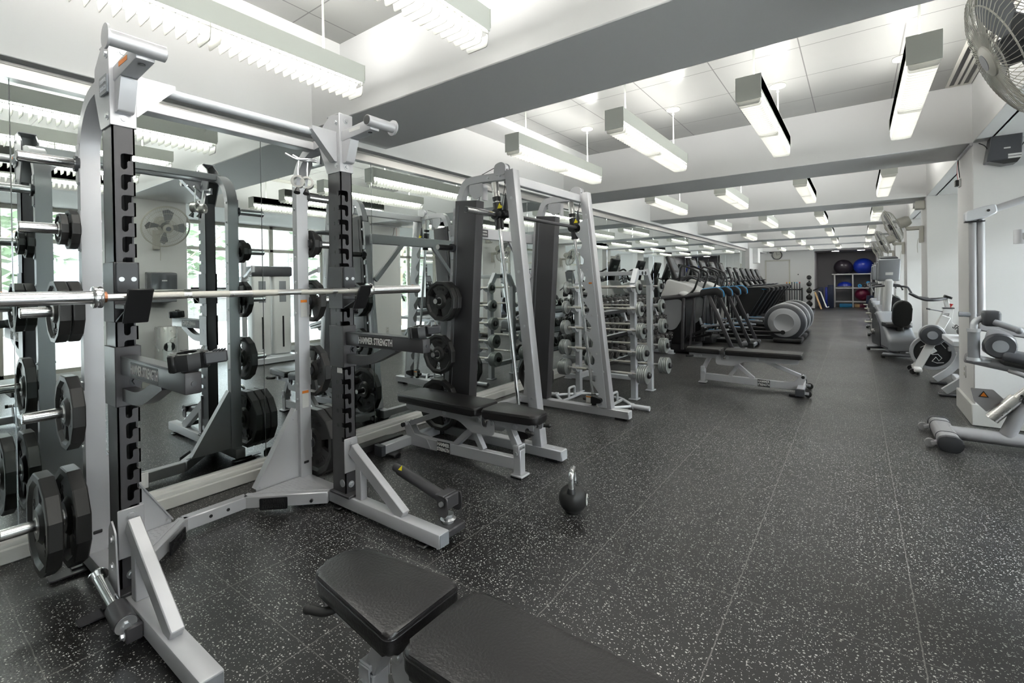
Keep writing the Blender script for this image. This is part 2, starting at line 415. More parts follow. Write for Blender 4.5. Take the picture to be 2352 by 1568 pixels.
b = MB(); b.ab((-3.8, YN - .2, 0), (XM - .012, 20.0, ZB + .1)); b.ab((-3.9, 19.9, 0), (-3.62, YE + .1, ZC)); struct(b, 'wall_left', 'wall')
b = MB(); b.ab((-3.7, YN, 2.475), (XW, YE, ZC + .02), bev=.004)
for (a, c) in zip([YN] + [q[1] for q in BEAMS], [q[0] for q in BEAMS] + [YE]): b.ab((XW - .02, a, 2.965), (-2.96, c, ZC + .02), bev=.004)
struct(b, 'soffit_left', 'wall')
b = MB(); b.ab((XM - .01, YN, 2.395), (XM + .028, 19.8, 2.455), bev=.004); b.ab((XM - .01, YN, 2.455), (XM + .012, 19.8, 2.476)); b.ab((XM, YN, 2.39), (XM + .035, 19.8, 2.397)); struct(b, 'trim_1', 'trim')
b = MB(); b.ab((XM - .01, YN, 0), (XB, 19.8, .075), bev=.006); b.ab((XM - .01, YN, .07), (XB - .012, 19.8, .10), bev=.008, seg=2); b.ab((XM - .01, YN, .095), (XM + .022, 19.8, .118), bev=.005); struct(b, 'baseboard_left', 'base')
b = MB(); b.ab((-3.8, YN - .2, 0), (XG + .2, YN, ZC)); struct(b, 'wall_near', 'wall')
# end wall with opening into the store recess (X -1.42 .. 0.66)
b = MB(); b.ab((-3.9, YE, 0), (-1.50, YE + .16, ZC)); b.ab((.68, YE, 0), (XG + .2, YE + .16, ZC)); b.ab((-1.52, YE, 2.5), (.7, YE + .16, ZC)); struct(b, 'wall_end', 'wall')
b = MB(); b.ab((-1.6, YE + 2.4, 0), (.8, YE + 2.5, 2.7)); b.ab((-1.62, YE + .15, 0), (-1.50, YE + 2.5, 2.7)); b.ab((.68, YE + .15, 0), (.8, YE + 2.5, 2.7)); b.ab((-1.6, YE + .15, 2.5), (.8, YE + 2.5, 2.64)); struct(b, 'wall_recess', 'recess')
# return beside the end wall: boxed column at the left, end door
b = MB(); b.ab((-3.6, 19.8, 0), (-3.28, 20.5, ZB + .02), bev=.004); b.ab((-3.6, 20.5, 1.95), (-3.1, 21.0, ZB), bev=.004); struct(b, 'column', 'wall')
b = MB(); b.ab((-3.40, YE - .03, 0), (-3.34, YE + .01, 2.16), bev=.004); b.ab((-2.46, YE - .03, 0), (-2.40, YE + .01, 2.16), bev=.004); b.ab((-3.40, YE - .03, 2.11), (-2.40, YE + .01, 2.17), bev=.004)
dr = struct(b, 'door_1', 'offwhite')
b = MB(); b.ab((-3.34, YE - .018, .01), (-2.46, YE + .005, 2.11), bev=.003); o = b.build('door_leaf', 'white', dr)
b = MB(); b.cyl((-2.53, YE - .018, 1.0), (-2.53, YE - .06, 1.0), .012); b.bar((-2.53, YE - .06, 1.0), (-2.64, YE - .06, 1.0), .015, .02); b.build('door_handle', 'steel', dr)
# piers on the right with baseboards
for i, (a, c) in enumerate(BEAMS):
    b = MB(); b.ab((XP, a, 0), (1.62, c, ZB + .02), bev=.006); struct(b, 'column', 'wall')
    b = MB(); b.ab((XP - .02, a - .02, 0), (1.64, c + .02, .19), bev=.006); struct(b, 'baseboard_right', 'base')
# window wall: sill, posts, mullions, panes
edges = [(YN, -1.55)] + [(BEAMS[i][1], BEAMS[i + 1][0]) for i in range(7)] + [(24.0, 24.4)]
b = MB(); b.ab((XG, YN - .2, 0), (XG + .18, YE + .2, .10))
for (a, c) in BEAMS: b.ab((XG, a + .1, 0), (XG + .18, c - .1, ZB + .1))
b.ab((XG, 23.9, 0), (XG + .18, 24.6, ZB)); struct(b, 'wall_right', 'wall')
for k, (a, c) in enumerate(edges[:-1]):
    b = MB(); a -= .1; c += .1
    n_ = 3
    for j in range(n_ + 1):
        y = a + (c - a) * j / n_; b.ab((XG + .02, y - .035, .10), (XG + .10, y + .035, ZB), bev=.004)
    for z in (.10, 2.0, 2.46): b.ab((XG + .02, a, z), (XG + .10, c, z + .06), bev=.004)
    w = struct(b, 'window_%d' % (k + 1), 'frame')
    for j in range(n_):
        y0, y1 = a + (c - a) * j / n_ + .03, a + (c - a) * (j + 1) / n_ - .03
        for z0, z1 in ((.15, 2.01), (2.05, 2.47)):
            g = MB(); g._poly([(XG + .06, y0, z0), (XG + .06, y1, z0), (XG + .06, y1, z1), (XG + .06, y0, z1)], [(0, 1, 2, 3)]); g.build('pane', 'glass', w)
OVER2 = ['', 'of the smith machine', 'of the dumbbell rack', 'of the disc ellipticals', 'of the first treadmills', 'of the last treadmills']
# ceiling diffusers along the right bulkhead
for k in range(1, 6):
    a, c = BEAMS[k][1], BEAMS[k + 1][0]
    v = empty('ceiling_diffuser', (.745, (a + c) / 2 + .2, ZC), 0, 'slotted linear air diffuser beside the bulkhead, bay ' + OVER2[k], 'air diffuser', 'ceiling diffusers along the bulkhead')
    L = c - a - .5
    b = MB()
    for x in (-.075, -.02, .02, .075): b.box((x, 0, -.006), (.022, L, .014), bev=.002)
    for y in (-L / 2, 0, L / 2): b.box((0, y, -.006), (.17, .02, .014), bev=.002)
    b.build('frame', 'offwhite', v)
    b = MB(); b.box((0, 0, -.001), (.13, L - .02, .004)); b.build('slots', 'black', v)
# mirror panels
SEAMS = [-4.5, -3.3, -2.1, -.75, .45, 1.685, 2.632, 3.843, 5.05, 6.25, 7.448, 8.587, 9.70, 10.84, 11.99, 13.10, 14.25, 15.35, 16.41, 17.53, 18.65, 19.78]
MIRWHERE = {4: 'behind the squat rack barbell', 5: 'behind the squat rack upright near the smith machine', 6: 'between squat rack and smith machine', 7: 'behind the smith machine', 8: 'behind the barbell rack'}
for i in range(len(SEAMS) - 1):
    y0, y1 = SEAMS[i], SEAMS[i + 1]
    b = MB(); b.ab((XM - .006, y0 + .0015, .112), (XM, y1 - .0015, 2.40), bev=.0012); o = b.build('wall_mirror', 'mirror', ang=5)
    wh = MIRWHERE.get(i) or (('%s large wall mirror panel beyond the barbell rack' % ORD[i - 9]) if i >= 9 else '%s large wall mirror panel before the squat rack' % ORD[3 - i])
    tag(o, wh if i >= 9 or i < 4 else 'large frameless wall mirror panel ' + wh, 'mirror', 'mirror panels along the left wall')

# ================================================================ ceiling lamps
def make_lamp():
    L = 1.66; t = empty('pendant_light', (0, 0, 0), 0, 'long white louvred pendant lamp', 'ceiling light', 'louvred pendant lamps')
    b = MB(); b.ab((-.072, -L / 2, .075), (.072, L / 2, .165), bev=.003)
    b.ab((-.076, -L / 2 - .004, 0.01), (.076, -L / 2, .167), bev=.002); b.ab((-.076, L / 2, .075), (.076, L / 2 + .004, .167), bev=.002)
    b.ab((-.072, -L / 2, .06), (-.069, L / 2, .165)); b.ab((.069, -L / 2, .06), (.072, L / 2, .165))
    b.build('housing', 'housing', t)
    b = MB(); b.ab((-.05, -L / 2 + .03, .163), (.05, L / 2 - .03, .167)); b.build('added_uplight', 'lens_glow', t)  # glowing strip added on the closed housing to brighten ceiling and room
    for s_ in (-1, 1):
        for x in (-.040, .040):
            b = MB(); b.cyl((x, s_ * .03, .052), (x, s_ * (L / 2 - .035), .052), .012, n=10); b.build('lamp_tube', 'tube', t)
    b = MB(); N = 36
    pts = rpoly([(-.070, .074), (-.070, .030), (-.064, -.015), (.064, -.015), (.070, .030), (.070, .074), (.065, .074), (.060, .036), (-.060, .036), (-.065, .074)], [0, 0, .016, .016, 0, 0, 0, .004, .004, 0], 3)
    for i in range(N + 1):
        y = -L / 2 + .012 + (L - .024) * i / N
        b.prism(pts, (0, y, 0), X_, Z_, .0025 if i not in (0, N // 2, N) else .006, cen=True)
    for x in (-.066, .066): b.box((x, 0, .045), (.003, L - .02, .006))
    b.build('louvre', 'blade', t)
    for y in (-L / 2 + .22, L / 2 - .22):
        b = MB(); b.cyl((0, y, .168), (0, y, ZC - 2.475), .0065, n=8); b.cyl((0, y, ZC - 2.475 - .06), (0, y, ZC - 2.475 - .03), .013, .009, n=8); r = b.build('hanger_rod', 'housing', t)
        if y > 0:
            b = MB(); b.lathe([(0, -.018), (.062, -.016), (.066, -.006), (.062, 0), (0, 0)], (0, y, ZC - 2.475), Z_, 20); b.build('canopy', 'offwhite', t)
    return t
lamp0 = make_lamp()
LX = [-2.43, -1.475, -.555, .30]
BAYC = [-2.6, .95, 4.20, 7.62, 11.2, 14.7, 18.2, 21.75]
row = ['nearest the mirrors', 'second from the mirrors', 'third from the mirrors', 'nearest the piers']
OVER = ['behind the squat rack bay seen in mirrors', 'above the squat rack', 'above the smith machine', 'above the dumbbell rack', 'above the disc ellipticals', 'above the first treadmills', 'above the last treadmills', 'by the far door']
first = True
for k, yc in enumerate(BAYC):
    for j, x in enumerate(LX):
        if k == 0 and j > 1: continue
        lab = 'louvred pendant lamp %s, %s' % (OVER[k], row[j])
        z = 2.475
        if first: lamp0.location = (x, yc, z); lamp0['label'] = lab; first = False
        else: dup(lamp0, (x, yc, z), 0, lab)

# ================================================================ outside
b = MB(); b.ab((XG + .18, -20, -.3), (40, 45, -.15)); struct(b, 'ground_outside', 'concrete')
bd = empty('brick_building', (15, 8, -.15), 0, 'pale brick building across the court, seen in the mirror', 'building')
b = MB(); b.ab((0, -30, 0), (4, 36, 7.4)); b.build('wall', 'brick', bd)
for yy in range(-26, 34, 5):
    for zz in (1.0, 4.6):
        b = MB(); b.ab((-.06, yy, zz), (.05, yy + 3.0, zz + 2.3), bev=.02); w = b.build('window', 'greyp', bd)
        b = MB()
        for q in (0, 1.02, 2.04): b.ab((-.08, yy + q + .06, zz + .1), (-.02, yy + q + .92, zz + 2.2))
        b.build('pane', 'screen', w)
for k, (px_, py_) in enumerate([(6.0, -5.5), (5.0, -1.8), (5.6, 1.2), (6.5, 4.6), (5.2, 8.0), (6.4, 11.4), (6, 15)]):
    h_ = 4.2 + (k * 37 % 10) * .12
    t = empty('tree', (px_, py_, -.15), 0, 'light green leafy tree, %s from the near end of the outside court' % ORD[k], 'tree', 'trees in the outside court')
    b = MB(); b.tube([(0, 0, 0), (.05, .04, 1.2), (0, .1, 2.4), (.05, .05, h_ - .6)], .05, n=8)
    for q in range(6):
        a = q * 1.1; z = 1.3 + q * .38; b.tube([(.02, .05, z), (.5 * math.cos(a), .5 * math.sin(a), z + .45), (.9 * math.cos(a), .9 * math.sin(a), z + .7)], .018, n=5)
    b.build('trunk', 'bark', t)
    b = MB(); rr = random.Random(k)
    for q in range(520):
        while True:
            p = V((rr.uniform(-1, 1), rr.uniform(-1, 1), rr.uniform(-1, 1)))
            if p.length < 1: break
        c = V((p.x * 1.35, p.y * 1.35, h_ * .58 + p.z * h_ * .42)); s_ = rr.uniform(.09, .18)
        n1 = V((rr.uniform(-1, 1), rr.uniform(-1, 1), rr.uniform(-.6, 1))).normalized(); u, w_ = b._frame(n1)
        b._poly([c - u * s_, c - w_ * s_ * .45, c + u * s_, c + w_ * s_ * .45 + n1 * s_ * .2], [(0, 1, 2, 3)])
    b.build('foliage', 'leaf', t)
# ================================================================ weight plates (built once per size)
def make_plate(R, t, name, words_, num):
    b = MB()
    hub, r1, r2 = R * .30 if R > .1 else R * .42, R * .40, R * .78
    if R < .1: r1, r2 = R * .5, R * .8
    prof = [(.0255, -t / 2), (hub, -t / 2), (r1, -t * .22), (r2, -t * .22), (R * .86, -t / 2), (R * .985, -t / 2), (R, -t * .40),
            (R, t * .40), (R * .985, t / 2), (R * .86, t / 2), (r2, t * .22), (r1, t * .22), (hub, t / 2), (.0255, t / 2)]
    holes = (1, 5, 9) if R > .12 else ()
    rg = b.lathe(prof, (0, 0, 0), Y_, 12, 0.5, close=True, skip=lambda j, i: j in (2, 10) and i in holes)
    for i in holes:
        i2 = (i + 1) % 12; A, B = rg[2], rg[3]; C, D = rg[11], rg[10]
        for q in ((A[i], A[i2], C[i2], C[i]), (B[i2], B[i], D[i], D[i2]), (A[i], C[i], D[i], B[i]), (A[i2], B[i2], D[i2], C[i2])):
            b.bm.faces.new(q[::-1])
    t_ = empty(name, (0, 0, 0)); b.build('disc', 'rubgrey', t_, ang=20)
    b = MB()
    for s_ in (-1, 1):
        rr = R * .6 if R > .12 else R * .66
        for body, a0, up in ((words_, 90, 1), (num, 270, -1)):
            n_ = len(body); st = math.degrees(R * .135 / rr)
            for i, ch in enumerate(body):
                if ch == ' ': continue
                a = rad(a0 + (-(i - (n_ - 1) / 2) * st) * up)
                ux_, uz_ = math.cos(a), math.sin(a)
                rx = V((uz_ * up, 0, -ux_ * up)); ru = V((ux_ * up, 0, uz_ * up))
                o_ = V((ux_ * rr, s_ * (t * .22 + .0008), uz_ * rr))
                if s_ > 0: o_.x = -o_.x; rx = V((-rx.x, 0, rx.z)); ru = V((-ru.x, 0, ru.z))
                text_mb(ch, R * .20, .003, plane_mtx(o_, rx, ru), .9, b)
    b.build('raised_lettering', 'rubgrey', t_)
    b = MB(); b.lathe([(.0255, -t / 2 - .001), (.034, -t / 2 - .001), (.034, t / 2 + .001), (.0255, t / 2 + .001)], (0, 0, 0), Y_, 20, close=True); b.build('bore_ring', 'steel', t_)
    return t_
PL = {}
def plate(kind, loc, label, group, roll_=0.0, rz=0.0):
    if kind not in PL:
        R, t, num = {'45': (.225, .052, '45 LBS'), '25': (.172, .046, '25 LBS'), '10': (.143, .040, '10 LBS'), '5': (.092, .030, '5'), '2': (.072, .026, '2.5')}[kind]
        PL[kind] = make_plate(R, t, 'weight_plate', 'IRON GRIP' if R > .1 else '', num); o = PL[kind]
        o.location = loc; o.rotation_euler = (0, roll_, rz); tag(o, label, 'weight plate', group); return o
    return dup(PL[kind], loc, 0, label, group, rot=(0, roll_, rz))

def bolt(b, p, d, r=.011, h=.008):
    p, d = V(p), V(d).normalized(); b.cyl(p, p + d * .002, r * 1.5, n=12); b.cyl(p, p + d * h, r, r * .92, n=6)

# ================================================================ squat rack (half rack)
RK = empty('squat_rack', (-2.4, 1.17, 0), 0, 'silver and charcoal half rack with holed uprights and pull-up bar', 'squat rack'); RI = minv(RK)
YL, YR = .643, 1.693
def rb(name, material, b, parent=None, ang=38): return b.build(name, material, parent or RK, RI, ang)
# base: two feet, rear beam, corner beams
b = MB()
for y in (YL, YR): b.ab((-3.02, y - .036, .026), (-1.672, y + .036, .098), bev=.006, seg=2)
b.bar((-2.95, 1.0, .062), (-2.95, 1.335, .062), .06, .072, bev=.005)
b.bar((-2.955, 1.325, .062), (-2.60, 1.655, .062), .06, .072, bev=.005); b.bar((-2.955, 1.01, .062), (-2.60, .68, .062), .06, .072, bev=.005)
rb('base_frame', 'silver', b)
for y in (YL, YR):
    b = MB(); b.ab((-1.673, y - .032, .03), (-1.669, y + .032, .094), bev=.002); rb('end_cap', 'greyp', b)
for y, s_ in ((YL, -1), (YR, 1)):
    for x in (-1.80, -2.52, -3.0):
        b = MB(); yy = y + s_ * .03
        b.ab((x - .03, yy - .08, 0), (x + .03, yy + .08, .014), bev=.006); b.ab((x - .02, yy - .05, .012), (x + .02, yy + .05, .027)); rb('floor_foot', 'black', b)
    b = MB(); b.cyl((-1.72, y, 0), (-1.72, y, .03), .006, n=10); rb('levelling_bolt', 'bolt', b)
# outrigger tabs on the outer sides
for y, s_ in ((YL, -1), (YR, 1)):
    for x in (-2.50, -2.98):
        b = MB(); b.prism(rpoly([(-.035, 0), (.035, 0), (.03, .13), (-.03, .13)], .012), (x, y + s_ * .03, .012), X_, (0, s_, 0), .006 if s_ > 0 else -.006); b.cyl((x, y + s_ * .12, .012), (x, y + s_ * .12, .0125), .01)
        rb('anchor_tab', 'char', b)
# tread plates in the corners
for pts in ([(-2.93, 1.36), (-2.93, 1.66), (-2.60, 1.66)], [(-2.93, .98), (-2.93, .68), (-2.60, .68)]):
    b = MB(); b.prism(pts, (0, 0, .095), X_, Y_, .006)
    (x0, y0), (x1, y1) = pts[0], pts[2]; cy_ = pts[1][1]
    for i in range(14):
        for j in range(14):
            x = -2.92 + i * .022; y = min(y0, cy_) + .012 + j * .022
            yl = (1.36 + (x + 2.93) / .33 * .30) if y0 > 1.2 else (.98 - (x + 2.93) / .33 * .30)
            if (y0 > 1.2 and y < yl + .012) or (y0 < 1.2 and y > yl - .012) or x > -2.62: continue
            b.bar((x - .006, y - .004 * (1 if (i + j) % 2 else -1), .1005), (x + .006, y + .004 * (1 if (i + j) % 2 else -1), .1005), .004, .003, bev=0)
    rb('tread_plate', 'silver', b)
# triangular gussets behind
for y, s_ in ((YR - .036, -1), (YL + .036, 1)):
    b = MB(); b.prism([(0, .098), (0, .53), (.03, .53), (.27, .12), (.27, .098)], (-2.945, y, 0), (0, s_, 0), Z_, .012, cen=True)
    b.bar((-2.955, y + s_ * .02, .545), (-2.955, y + s_ * .275, .115), .05, .006, up=(0, s_ * .86, .5), bev=0)
    for z, q in ((.50, .045), (.14, .262)): bolt(b, (-2.932, y + s_ * (q - .012), z - .02), X_, .005, .005)
    rb('gusset', 'silver', b)
# rear uprights, bent forward at the top
for y in (YL, YR):
    b = MB(); pts = [(-2.935, y, .09), (-2.935, y, 1.93)] + [tuple(p) for p in arc((-2.685, y, 1.95), .25, 180, 97, 9, X_, Z_)] + [(-2.56, y, 2.215)]
    b.rtube(pts, .074, .052, Y_); u = rb('rear_upright', 'silver', b)
    for z in (1.98, 1.83, 1.66, 1.52, 1.36, 1.16, .90, .70, .60):
        for q in (-1, 1):
            b = MB(); bolt(b, (-2.937, y + q * .037, z), (0, q, 0), .007, .007); rb('bolt', 'bolt', b, u)
    b = MB(); b.box((-2.908, y, .19), (.006, .034, .016), bev=.004); rb('rubber_bumper', 'black', b, u)
# front uprights with J slots cut through front and inner faces
SL = [1.86 - .0853 * i for i in range(18)]
for y, s_ in ((YL, 1), (YR, -1)):                        # s_: direction of the inner side
    yi, yo = y + s_ * .0375, y - s_ * .0375; z0, z1 = .112, 2.02; x0, x1 = -2.555, -2.43
    b = MB()
    b.ab((x0, yo, z0), (x1, yo + s_ * .006, z1)); b.ab((x0, y - .0375, z0), (x0 + .006, y + .0375, z1))
    face = [(0, z0)]
    for c in reversed(SL):
        face += [(0, c + .003), (.022, c + .003), (.026, c - .002), (.026, c - .024), (.030, c - .031), (.037, c - .034), (.044, c - .031), (.048, c - .024), (.048, c + .022), (.044, c + .029), (.037, c + .032), (.024, c + .032), (0, c + .032)]
    face += [(0, z1), (.075, z1), (.075, z0)]
    b.prism(face, (x1 - .006, yi, 0), (0, -s_, 0), Z_, .006 if s_ < 0 else -.006)
    side = [(0, z0)]
    for c in reversed(SL): side += [(0, c + .003), (.032, c + .003), (.032, c + .032), (0, c + .032)]
    side += [(0, z1), (.125, z1), (.125, z0)]
    b.prism(side, (x1, yi, 0), (-1, 0, 0), Z_, .006 * (1 if s_ > 0 else -1) * -1)
    b.ab((x0 - .012, y - .055, .098), (x1 + .05, y + .055, .113), bev=.003)
    up_ = rb('front_upright', 'char', b)
    b = MB(); b.ab((x0 + .008, y - .03, z0), (x0 + .012, y + .03, z1)); rb('inner_shade', 'black', b, up_)  # black sheet in place of the shade inside the hollow upright
    b = MB()
    for i in range(1, 17):
        text_mb(str(i), .030, .0006, plane_mtx((-2.497, yi + s_ * .0005, SL[i] + .012), (-s_, 0, 0), Z_), .85, b)
    rb('slot_number', 'ink', b, up_)
    for z in (.40, .16):
        b = MB(); bolt(b, (x1, y, z), X_, .013, .011); rb('bolt', 'bolt', b, up_)
    b = MB(); b.cyl((x1 - .03, yi, .17), (x1 - .03, yi + s_ * .004, .17), .022); rb('bolt', 'bolt', b, up_)
    b = MB(); b.box((-2.47, yi + s_ * .0008, .835), (.05, .001, .03)); rb('paper_label', 'label', b, up_)
# diagonal braces with bolt plates
for y in (YL, YR):
    b = MB(); b.ab((-2.432, y - .045, .235), (-2.424, y + .045, .435), bev=.003); b.bar((-2.41, y, .375), (-1.965, y, .098), .045, .07, up=(.5, 0, .8), bev=.004)
    b.ab((-2.36, y - .022, .098), (-2.31, y + .022, .30), bev=.003)
    bolt(b, (-2.424, y, .405), X_, .012, .01); rb('diagonal_brace', 'silver', b)
# top brackets, plates cut to shape
for y, s_ in ((YL, 1), (YR, -1)):
    b = MB()
    pl = rpoly([(.125, 2.0), (.125, 2.33), (.03, 2.34), (-.07, 2.27), (-.08, 2.17), (0, 2.0)], .012)
    for yy in (y - .042, y + .036): b.prism(pl, (-2.555, yy + .003, 0), X_, Z_, .007, cen=True)
    b.ab((-2.432, y - .045, 2.0), (-2.424, y + .045, 2.34), bev=.002)
    b.prism([(.0, 2.335), (.125, 2.335), (.125, 2.34), (0, 2.34)], (-2.555, y - .042, 0), X_, Z_, -.084)
    br = rb('top_bracket', 'silver', b)
    for p_, d_ in [((x, y + q * .042, z), (0, q, 0)) for x, z in ((-2.46, 2.29), (-2.46, 2.04), (-2.52, 2.17)) for q in (-1, 1)] + [((-2.424, y, 2.30), X_), ((-2.424, y, 2.03), X_)]:
        b = MB(); bolt(b, p_, d_); rb('bolt', 'bolt', b, br)
    # grip handle on a short arm
    b = MB(); b.bar((-2.43, y, 2.205), (-2.16, y, 2.225), .062, .062, bev=.006, seg=2); b.prism(rpoly([(0, 2.0 + .05), (0, 2.18), (.085, 2.18), (.035, 2.05)], .01), (-2.424, y, 0), X_, Z_, .055, cen=True)
    b.cyl((-2.15, y + s_ * .06, 2.235), (-2.15, y - s_ * .115, 2.235), .029, n=24); b.cyl((-2.15, y - s_ * .115, 2.235), (-2.15, y - s_ * .122, 2.235), .044, n=24)
    hd = rb('grip_handle', 'silver', b)
    b = MB(); b.cyl((-2.15, y + s_ * .06, 2.235), (-2.15, y + s_ * .062, 2.235), .025); b.cyl((-2.20, y, 2.192), (-2.20, y, 2.189), .012); b.cyl((-2.372, y + s_ * .0, 2.165), (-2.366, y, 2.155), .014)
    b.cyl((-2.392, y, 2.075), (-2.386, y, 2.072), .013); rb('plug', 'black', b, hd)
    b = MB(); b.box((-2.30, y - .0318, 2.222), (.10, .001, .018)); rb('warning_label', 'orange' if s_ > 0 else 'label', b, hd)
# pull-up bar with triangular end plates, rear cross member
b = MB(); b.cyl((-2.50, YL, 2.212), (-2.50, YR, 2.212), .020, n=20); rb('pull_up_bar', 'silver2', b)
for y, s_ in ((YL + .037, 1), (YR - .037, -1)):
    b = MB(); b.prism([(0, 2.235), (.16, 2.235), (.16, 2.215), (.02, 2.06), (0, 2.06)], (-2.48, y, 0), (0, s_, 0), Z_, .05, cen=True); rb('bar_gusset', 'silver', b)
b = MB(); b.bar((-2.74, YL, 2.195), (-2.74, YR, 2.195), .075, .05, bev=.005); rb('cross_member', 'silver', b)
# logo badges
def badge(b, o, ux, uy, w, h): b.prism(rrect(w, h, .006), V(o), ux, uy, .006)
ux1 = V((-.355, -.33, 0)).normalized()
b = MB(); o_ = V((-2.80, 1.432, .062)); d_ = V((.355, .33, 0)).normalized(); nrm = V((d_.y, -d_.x, 0))
badge(b, o_ + nrm * .031, d_, Z_, .155, .068); bb = rb('name_badge', 'black', b)
b = MB(); text_mb('HAMMER', .030, .003, plane_mtx(o_ + nrm * .0385 + V((0, 0, .014)), d_, Z_), 1.0, b, bold=.0006); text_mb('STRENGTH', .030, .003, plane_mtx(o_ + nrm * .0385 - V((0, 0, .014)), d_, Z_), .86, b, bold=.0006); rb('raised_lettering', 'rubber', b, bb)
b = MB(); o_ = V((-2.80, .898, .062)); d_ = V((-.355, .33, 0)).normalized(); nrm = V((d_.y, -d_.x, 0))
badge(b, o_ + nrm * .031, d_, Z_, .155, .068); bb = rb('name_badge', 'black', b)
b = MB(); text_mb('HAMMER', .030, .003, plane_mtx(o_ + nrm * .0385 + V((0, 0, .014)), d_, Z_), 1.0, b); text_mb('STRENGTH', .030, .003, plane_mtx(o_ + nrm * .0385 - V((0, 0, .014)), d_, Z_), .86, b); rb('raised_lettering', 'rubber', b, bb)
b = MB(); badge(b, (-2.475, YL - .046, 2.165), X_, Z_, .10, .075); bb = rb('name_badge', 'greyp', b)
b = MB(); text_mb('HAMMER', .026, .002, plane_mtx((-2.475, YL - .0525, 2.18), X_, Z_), .72, b); text_mb('STRENGTH', .026, .002, plane_mtx((-2.475, YL - .0525, 2.15), X_, Z_), .60, b); rb('raised_lettering', 'silver2', b, bb)
# holes in the rear beams
b = MB()
for p, d in (((-2.918, 1.13, .062), X_), ((-2.918, 1.22, .062), X_)): b.cyl(p, V(p) + V(d) * -.004, .009)
p = V((-2.645, 1.575, .062)); d = V((.68, -.73, 0)); b.cyl(p + d * .02, p + d * .034, .009); rb('hole_plug', 'black', b)
# plate horns: five each side
HZ = [1.92, 1.612, 1.237, .776, .300]
for y, s_ in ((YL, -1), (YR, 1)):
    for i, z in enumerate(HZ):
        L = .20 if i < 4 else .275
        b = MB(); y0 = y + s_ * .037
        b.cyl((-2.935, y0, z), (-2.935, y0 + s_ * L, z), .0245, n=22); b.cyl((-2.935, y0 + s_ * L, z), (-2.935, y0 + s_ * (L + .004), z), .0245, .021, n=22)
        h_ = rb('storage_horn', 'chrome', b)
        b = MB(); b.ab((-2.962, y0, z - .09), (-2.908, y0 + s_ * .005, z + .09), bev=.002); rb('mounting_plate', 'silver', b, h_)
        b = MB(); b.cyl((-2.935, y0, z), (-2.935, y0 + s_ * .016, z), .036, n=22); rb('collar', 'dgrey', b, h_)
# J hooks
for y, s_ in ((YL, 1), (YR, -1)):
    b = MB()
    b.ab((-2.558 - .004, y - .043, 1.20), (-2.424, y - .0385, 1.445), bev=.002); b.ab((-2.562, y + .0385, 1.20), (-2.424, y + .043, 1.445), bev=.002)
    b.ab((-2.43, y - .043, 1.20), (-2.424, y + .043, 1.445), bev=.002)
    b.ab((-2.425, y - .04, 1.255), (-2.31, y + .04, 1.275), bev=.003)
    jh = rb('bar_hook', 'char', b)
    b = MB(); b.prism(rrect(.075, .125, .012), (-2.423, y, 1.382), (0, 1, 0), Z_, .012, bev=.003); rb('wear_pad', 'dgrey', b, jh)
    for q in (-.02, .02):
        b = MB(); b.cyl((-2.411, y + q, 1.375), (-2.408, y + q, 1.375), .0095, n=16); rb('screw', 'bolt', b, jh)
    b = MB(); b.bar((-2.33, y, 1.20), (-2.255, y, 1.335), .085, .008, up=(.85, 0, -.5), bev=.003); b.bar((-2.42, y, 1.205), (-2.32, y, 1.245), .08, .008, bev=.002)
    rb('keeper_plate', 'black', b, jh)
    b = MB(); b.cyl((-2.50, y + s_ * .043, 1.29), (-2.50, y + s_ * .0435, 1.29), .022, n=4); rb('sight_hole', 'black', b, jh)
# safety arms
for y, s_ in ((YL, 1), (YR, -1)):
    b = MB()
    b.ab((-2.562, y - .044, .855), (-2.422, y - .039, 1.10), bev=.003); b.ab((-2.562, y + .039, .855), (-2.422, y + .044, 1.10), bev=.003); b.ab((-2.43, y - .044, .855), (-2.422, y + .044, 1.10), bev=.003)
    b.ab((-2.424, y - .026, .985), (-1.775, y + .026, 1.058), bev=.006, seg=2)
    sa = rb('safety_arm', 'char', b)
    b = MB(); pts = smooth_path([(-2.424, y, .905), (-2.23, y, .905), (-2.00, y, 1.0)], .11, 8); b.rtube(pts, .044, .052, Y_); rb('arm_strut', 'char', b, sa)
    b = MB(); b.ab((-2.424, y - .027, 1.056), (-1.80, y + .027, 1.062), bev=.002); rb('wear_strip', 'dgrey', b, sa)
    for q in (-1, 1):
        b = MB(); text_mb('HAMMER STRENGTH', .052, .0012, plane_mtx((-2.155, y + q * .0268, 1.021), (-q, 0, 0), Z_), .60, b, bold=.0012); rb('lettering', 'label', b, sa)
        b = MB(); b.prism(rrect(.29, .058, .003), (-2.155, y + q * .0262, 1.021), (-q, 0, 0), Z_, .0005); rb('black_band', 'ink', b, sa)
    b = MB(); bolt(b, (-2.422, y + .024, .955), X_, .016, .014); b.cyl((-1.773, y, 1.02), (-1.771, y, 1.02), .008); b.cyl((-2.49, y + s_ * .044, .97), (-2.49, y + s_ * .0445, .97), .024, n=4); rb('pull_pin', 'dgrey', b, sa)
